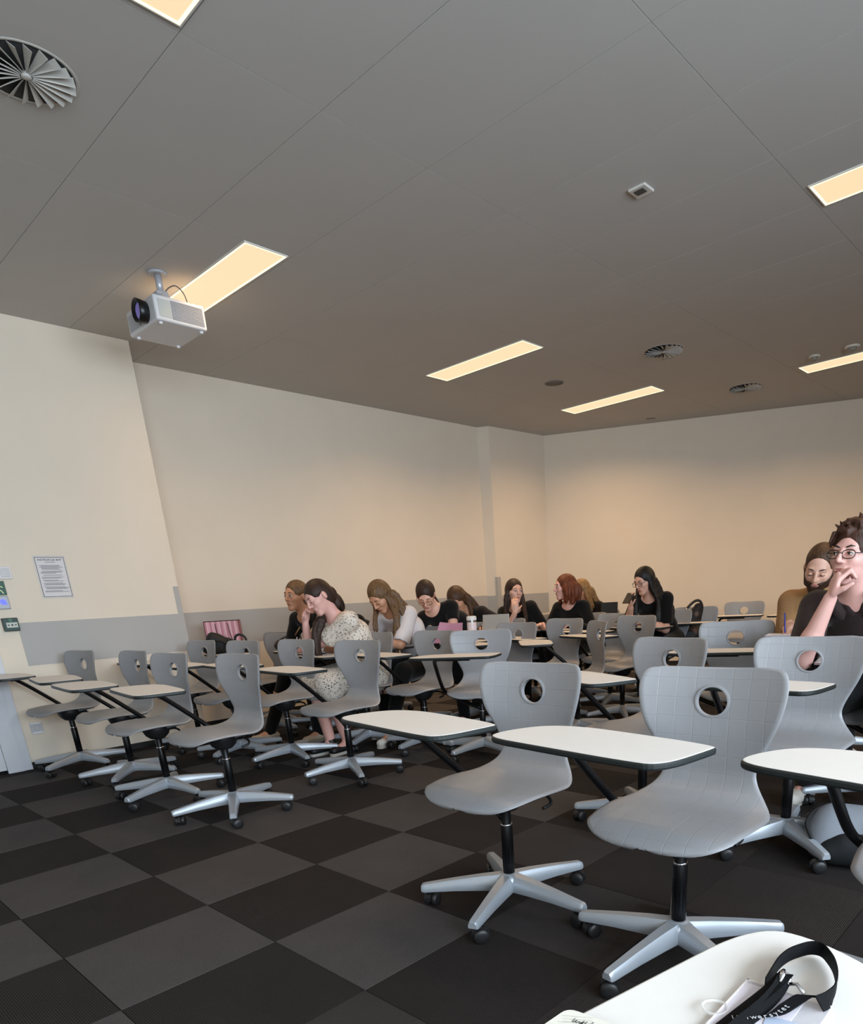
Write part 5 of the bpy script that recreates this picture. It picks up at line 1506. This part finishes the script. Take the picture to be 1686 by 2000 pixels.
# writing set of the bearded person
t = book('binder', 'thick black binder under the notepad of the bearded person', 'binder', (4.10, 2.98, TZ), (.24, .20, .050), 14, DKC, DKC)
t = book('notepad', 'white notepad being written on by the bearded person', 'notepad', (4.09, 2.97, TZ + .0525), (.20, .16, .010), 14, mat('pad_lilac', '#a7a2b6', rough=.6), mat('pad_white', '#dcd8dc', rough=.6))
def pen(label, a, c, m, tipm):
    a = Vector(a); c = Vector(c)
    t = thing('pen', label, 'pen', a)
    d = c - a
    b = MB(); b.tube([d * .10, d], .0042, 8); b.obj('barrel', m, t)
    b = MB(); b.tube([d * 0, d * .10], [.0008, .0040], 8); b.obj('tip', tipm, t)
    b = MB(); b.tube([d * .70 + Vector((.005, 0, 0)), d * .97 + Vector((.005, 0, 0))], .0012, 6); b.obj('pen_clip', tipm, t)
    return t
BLUEP = mat('pen_blue', '#2a3f9a', rough=.35)
pen('blue pen in the hand of the bearded person', (4.095, 2.955, TZ + .066), (4.060, 3.02, TZ + .175), BLUEP, BLUEP)
pen('pale pen held upright beside the black top', (.62, 2.03, TZ + .012), (.655, 2.035, TZ + .125), mat('pen_pale', '#b9bccb', rough=.4), CHROME)
pen('yellowish pencil pointing out of the hand before the floral dress', (.70, 1.99, TZ + .14), (.80, 1.98, TZ + .20), mat('pencil_wood', '#8f7550', rough=.6), mat('pencil_dark', '#3a2f28', rough=.6))
pen('dark pen in the hand of the person bending behind the bottle', (1.255, 3.50, TZ + .008), (1.235, 3.53, TZ + .12), DKC, CHROME)
t = book('notepad', 'sheet of paper under the writing hand behind the pale bottle', 'paper', (1.22, 3.50, TZ + .0), (.20, .15, .004), 10, PAPER)
t = book('notepad', 'lined notepad on the tablet right in front of the man with glasses', 'notepad', (4.62, 2.20, TZ), (.20, .15, .008), 6, mat('pad_pink', '#b39a96', rough=.6))

# patterned backpack by the back wall
PAT, _nt, _b = node_mat('bag_leaf_pattern')
_tc = _nt.nodes.new('ShaderNodeTexCoord'); _vo = _nt.nodes.new('ShaderNodeTexVoronoi'); _vo.inputs['Scale'].default_value = 13; _nt.links.new(_tc.outputs['Object'], _vo.inputs['Vector'])
_r = _nt.nodes.new('ShaderNodeValToRGB'); _r.color_ramp.elements[0].color = lin('#5a463f'); _r.color_ramp.elements[0].position = .18; _r.color_ramp.elements[1].color = lin('#140f0f'); _r.color_ramp.elements[1].position = .42
_nt.links.new(_vo.outputs['Distance'], _r.inputs[0]); _nt.links.new(_r.outputs[0], _b.inputs['Base Color']); _b.inputs['Roughness'].default_value = .7
t = thing('patterned_backpack', 'dark leaf-patterned backpack slumped on a tablet chair by the back wall', 'backpack', (2.19, 5.52, .487), math.radians(30))
pr_ = [('+', .06, cap((-.06, 0, .10), (.06, 0, .10), .115, .115)), ('+', .06, cap((-.03, .01, .24), (.07, .01, .26), .09, .075)), ('+', .05, cap((.08, .0, .30), (.11, 0, .37), .055, .04)), ('+', .04, cap((-.14, -.02, .09), (-.10, -.02, .2), .06, .045)), ('-', 0, cap((-.5, 0, -.4), (.5, 0, -.4), .40, .40))]
link('bag_body', surface(pr_, .010, 'bag_body', PAT), t)
b = MB(); b.tube(spline([(-.10, -.05, .24), (-.03, -.05, .33), (.06, -.03, .42), (.12, -.02, .43), (.15, 0, .37), (.14, .02, .28)], 20), .013, 8); b.obj('shoulder_strap', mat('strap_brown', '#1d1616', rough=.6), t)
b = MB(); b.tube(spline([(-.01, -.055, .345), (.005, -.052, .36)], 4), .0145, 8); b.obj('strap_slider', CHROME, t)
b = MB(); b.tube(spline([(-.15, -.06, .27), (-.12, -.07, .30), (-.09, -.06, .25)], 10), .006, 6); b.obj('key_loop', CHROME, t)
b = MB(); b.box((.0, -.112, .09), (.16, .016, .12), taper=.85); bevel(b.obj('front_pocket', mat('bag_black', ''), t), .008, 2)

# grey backpack on the floor by the man with glasses
GREYB = mat('bag_grey', '#82868d', rough=.75, bump=.25, bscale=120)
t = thing('grey_backpack', 'light grey and black backpack lying on the carpet near the right picture edge', 'backpack', (4.87, 1.80, .0078), math.radians(16))
def flat(pr): return pr + [('-', 0, cap((-.6, 0, -.6), (.6, 0, -.6), .60, .60))]
link('bag_body', surface(flat([('+', .05, cap((-.11, 0, .10), (.14, .0, .10), .10, .095)), ('+', .05, cap((-.10, .05, .13), (.14, .06, .12), .075, .07)), ('+', .04, cap((-.13, -.04, .07), (.12, -.05, .07), .07, .065))]), .009, 'bag_body', GREYB), t)
link('front_pocket', surface(flat([('+', .04, cap((-.10, -.095, .058), (.14, -.095, .058), .056, .056)), ('+', .03, cap((-.06, -.105, .095), (.14, -.10, .095), .04, .04))]), .009, 'front_pocket', mat('bag_black_cloth', '#0e0f11', rough=.8)), t)
for q, x in ((0, .05), (1, .16)):
    b = ribbon(spline([(x, -.13, .03), (x + .005, -.14, .11), (x + .01, -.09, .185), (x + .015, .0, .20), (x + .02, .09, .17)], 16), [(1, 0, 0)] * 16, .040, .006); b.obj('shoulder_strap', mat('bag_black_cloth', ''), t)
b = MB(); b.tube(spline([(-.18, -.10, .10), (-.205, -.05, .15), (-.17, .02, .19), (-.10, .06, .21)], 14), .006, 8); b.obj('grab_loop', mat('bag_black_cloth', ''), t)
b = MB(); b.tube([(-.165, -.085, .10), (-.15, -.11, .07)], .005, 8); b.obj('zip_pull', CHROME, t)
b = MB(); b.tube(spline([(-.19, -.02, .13), (-.17, -.09, .10), (-.12, -.125, .03)], 12), .004, 6); b.obj('zip', mat('zip_grey', '#b9bcc4', rough=.4), t)
# wrist bangle, watch, necklace details belong to their wearers
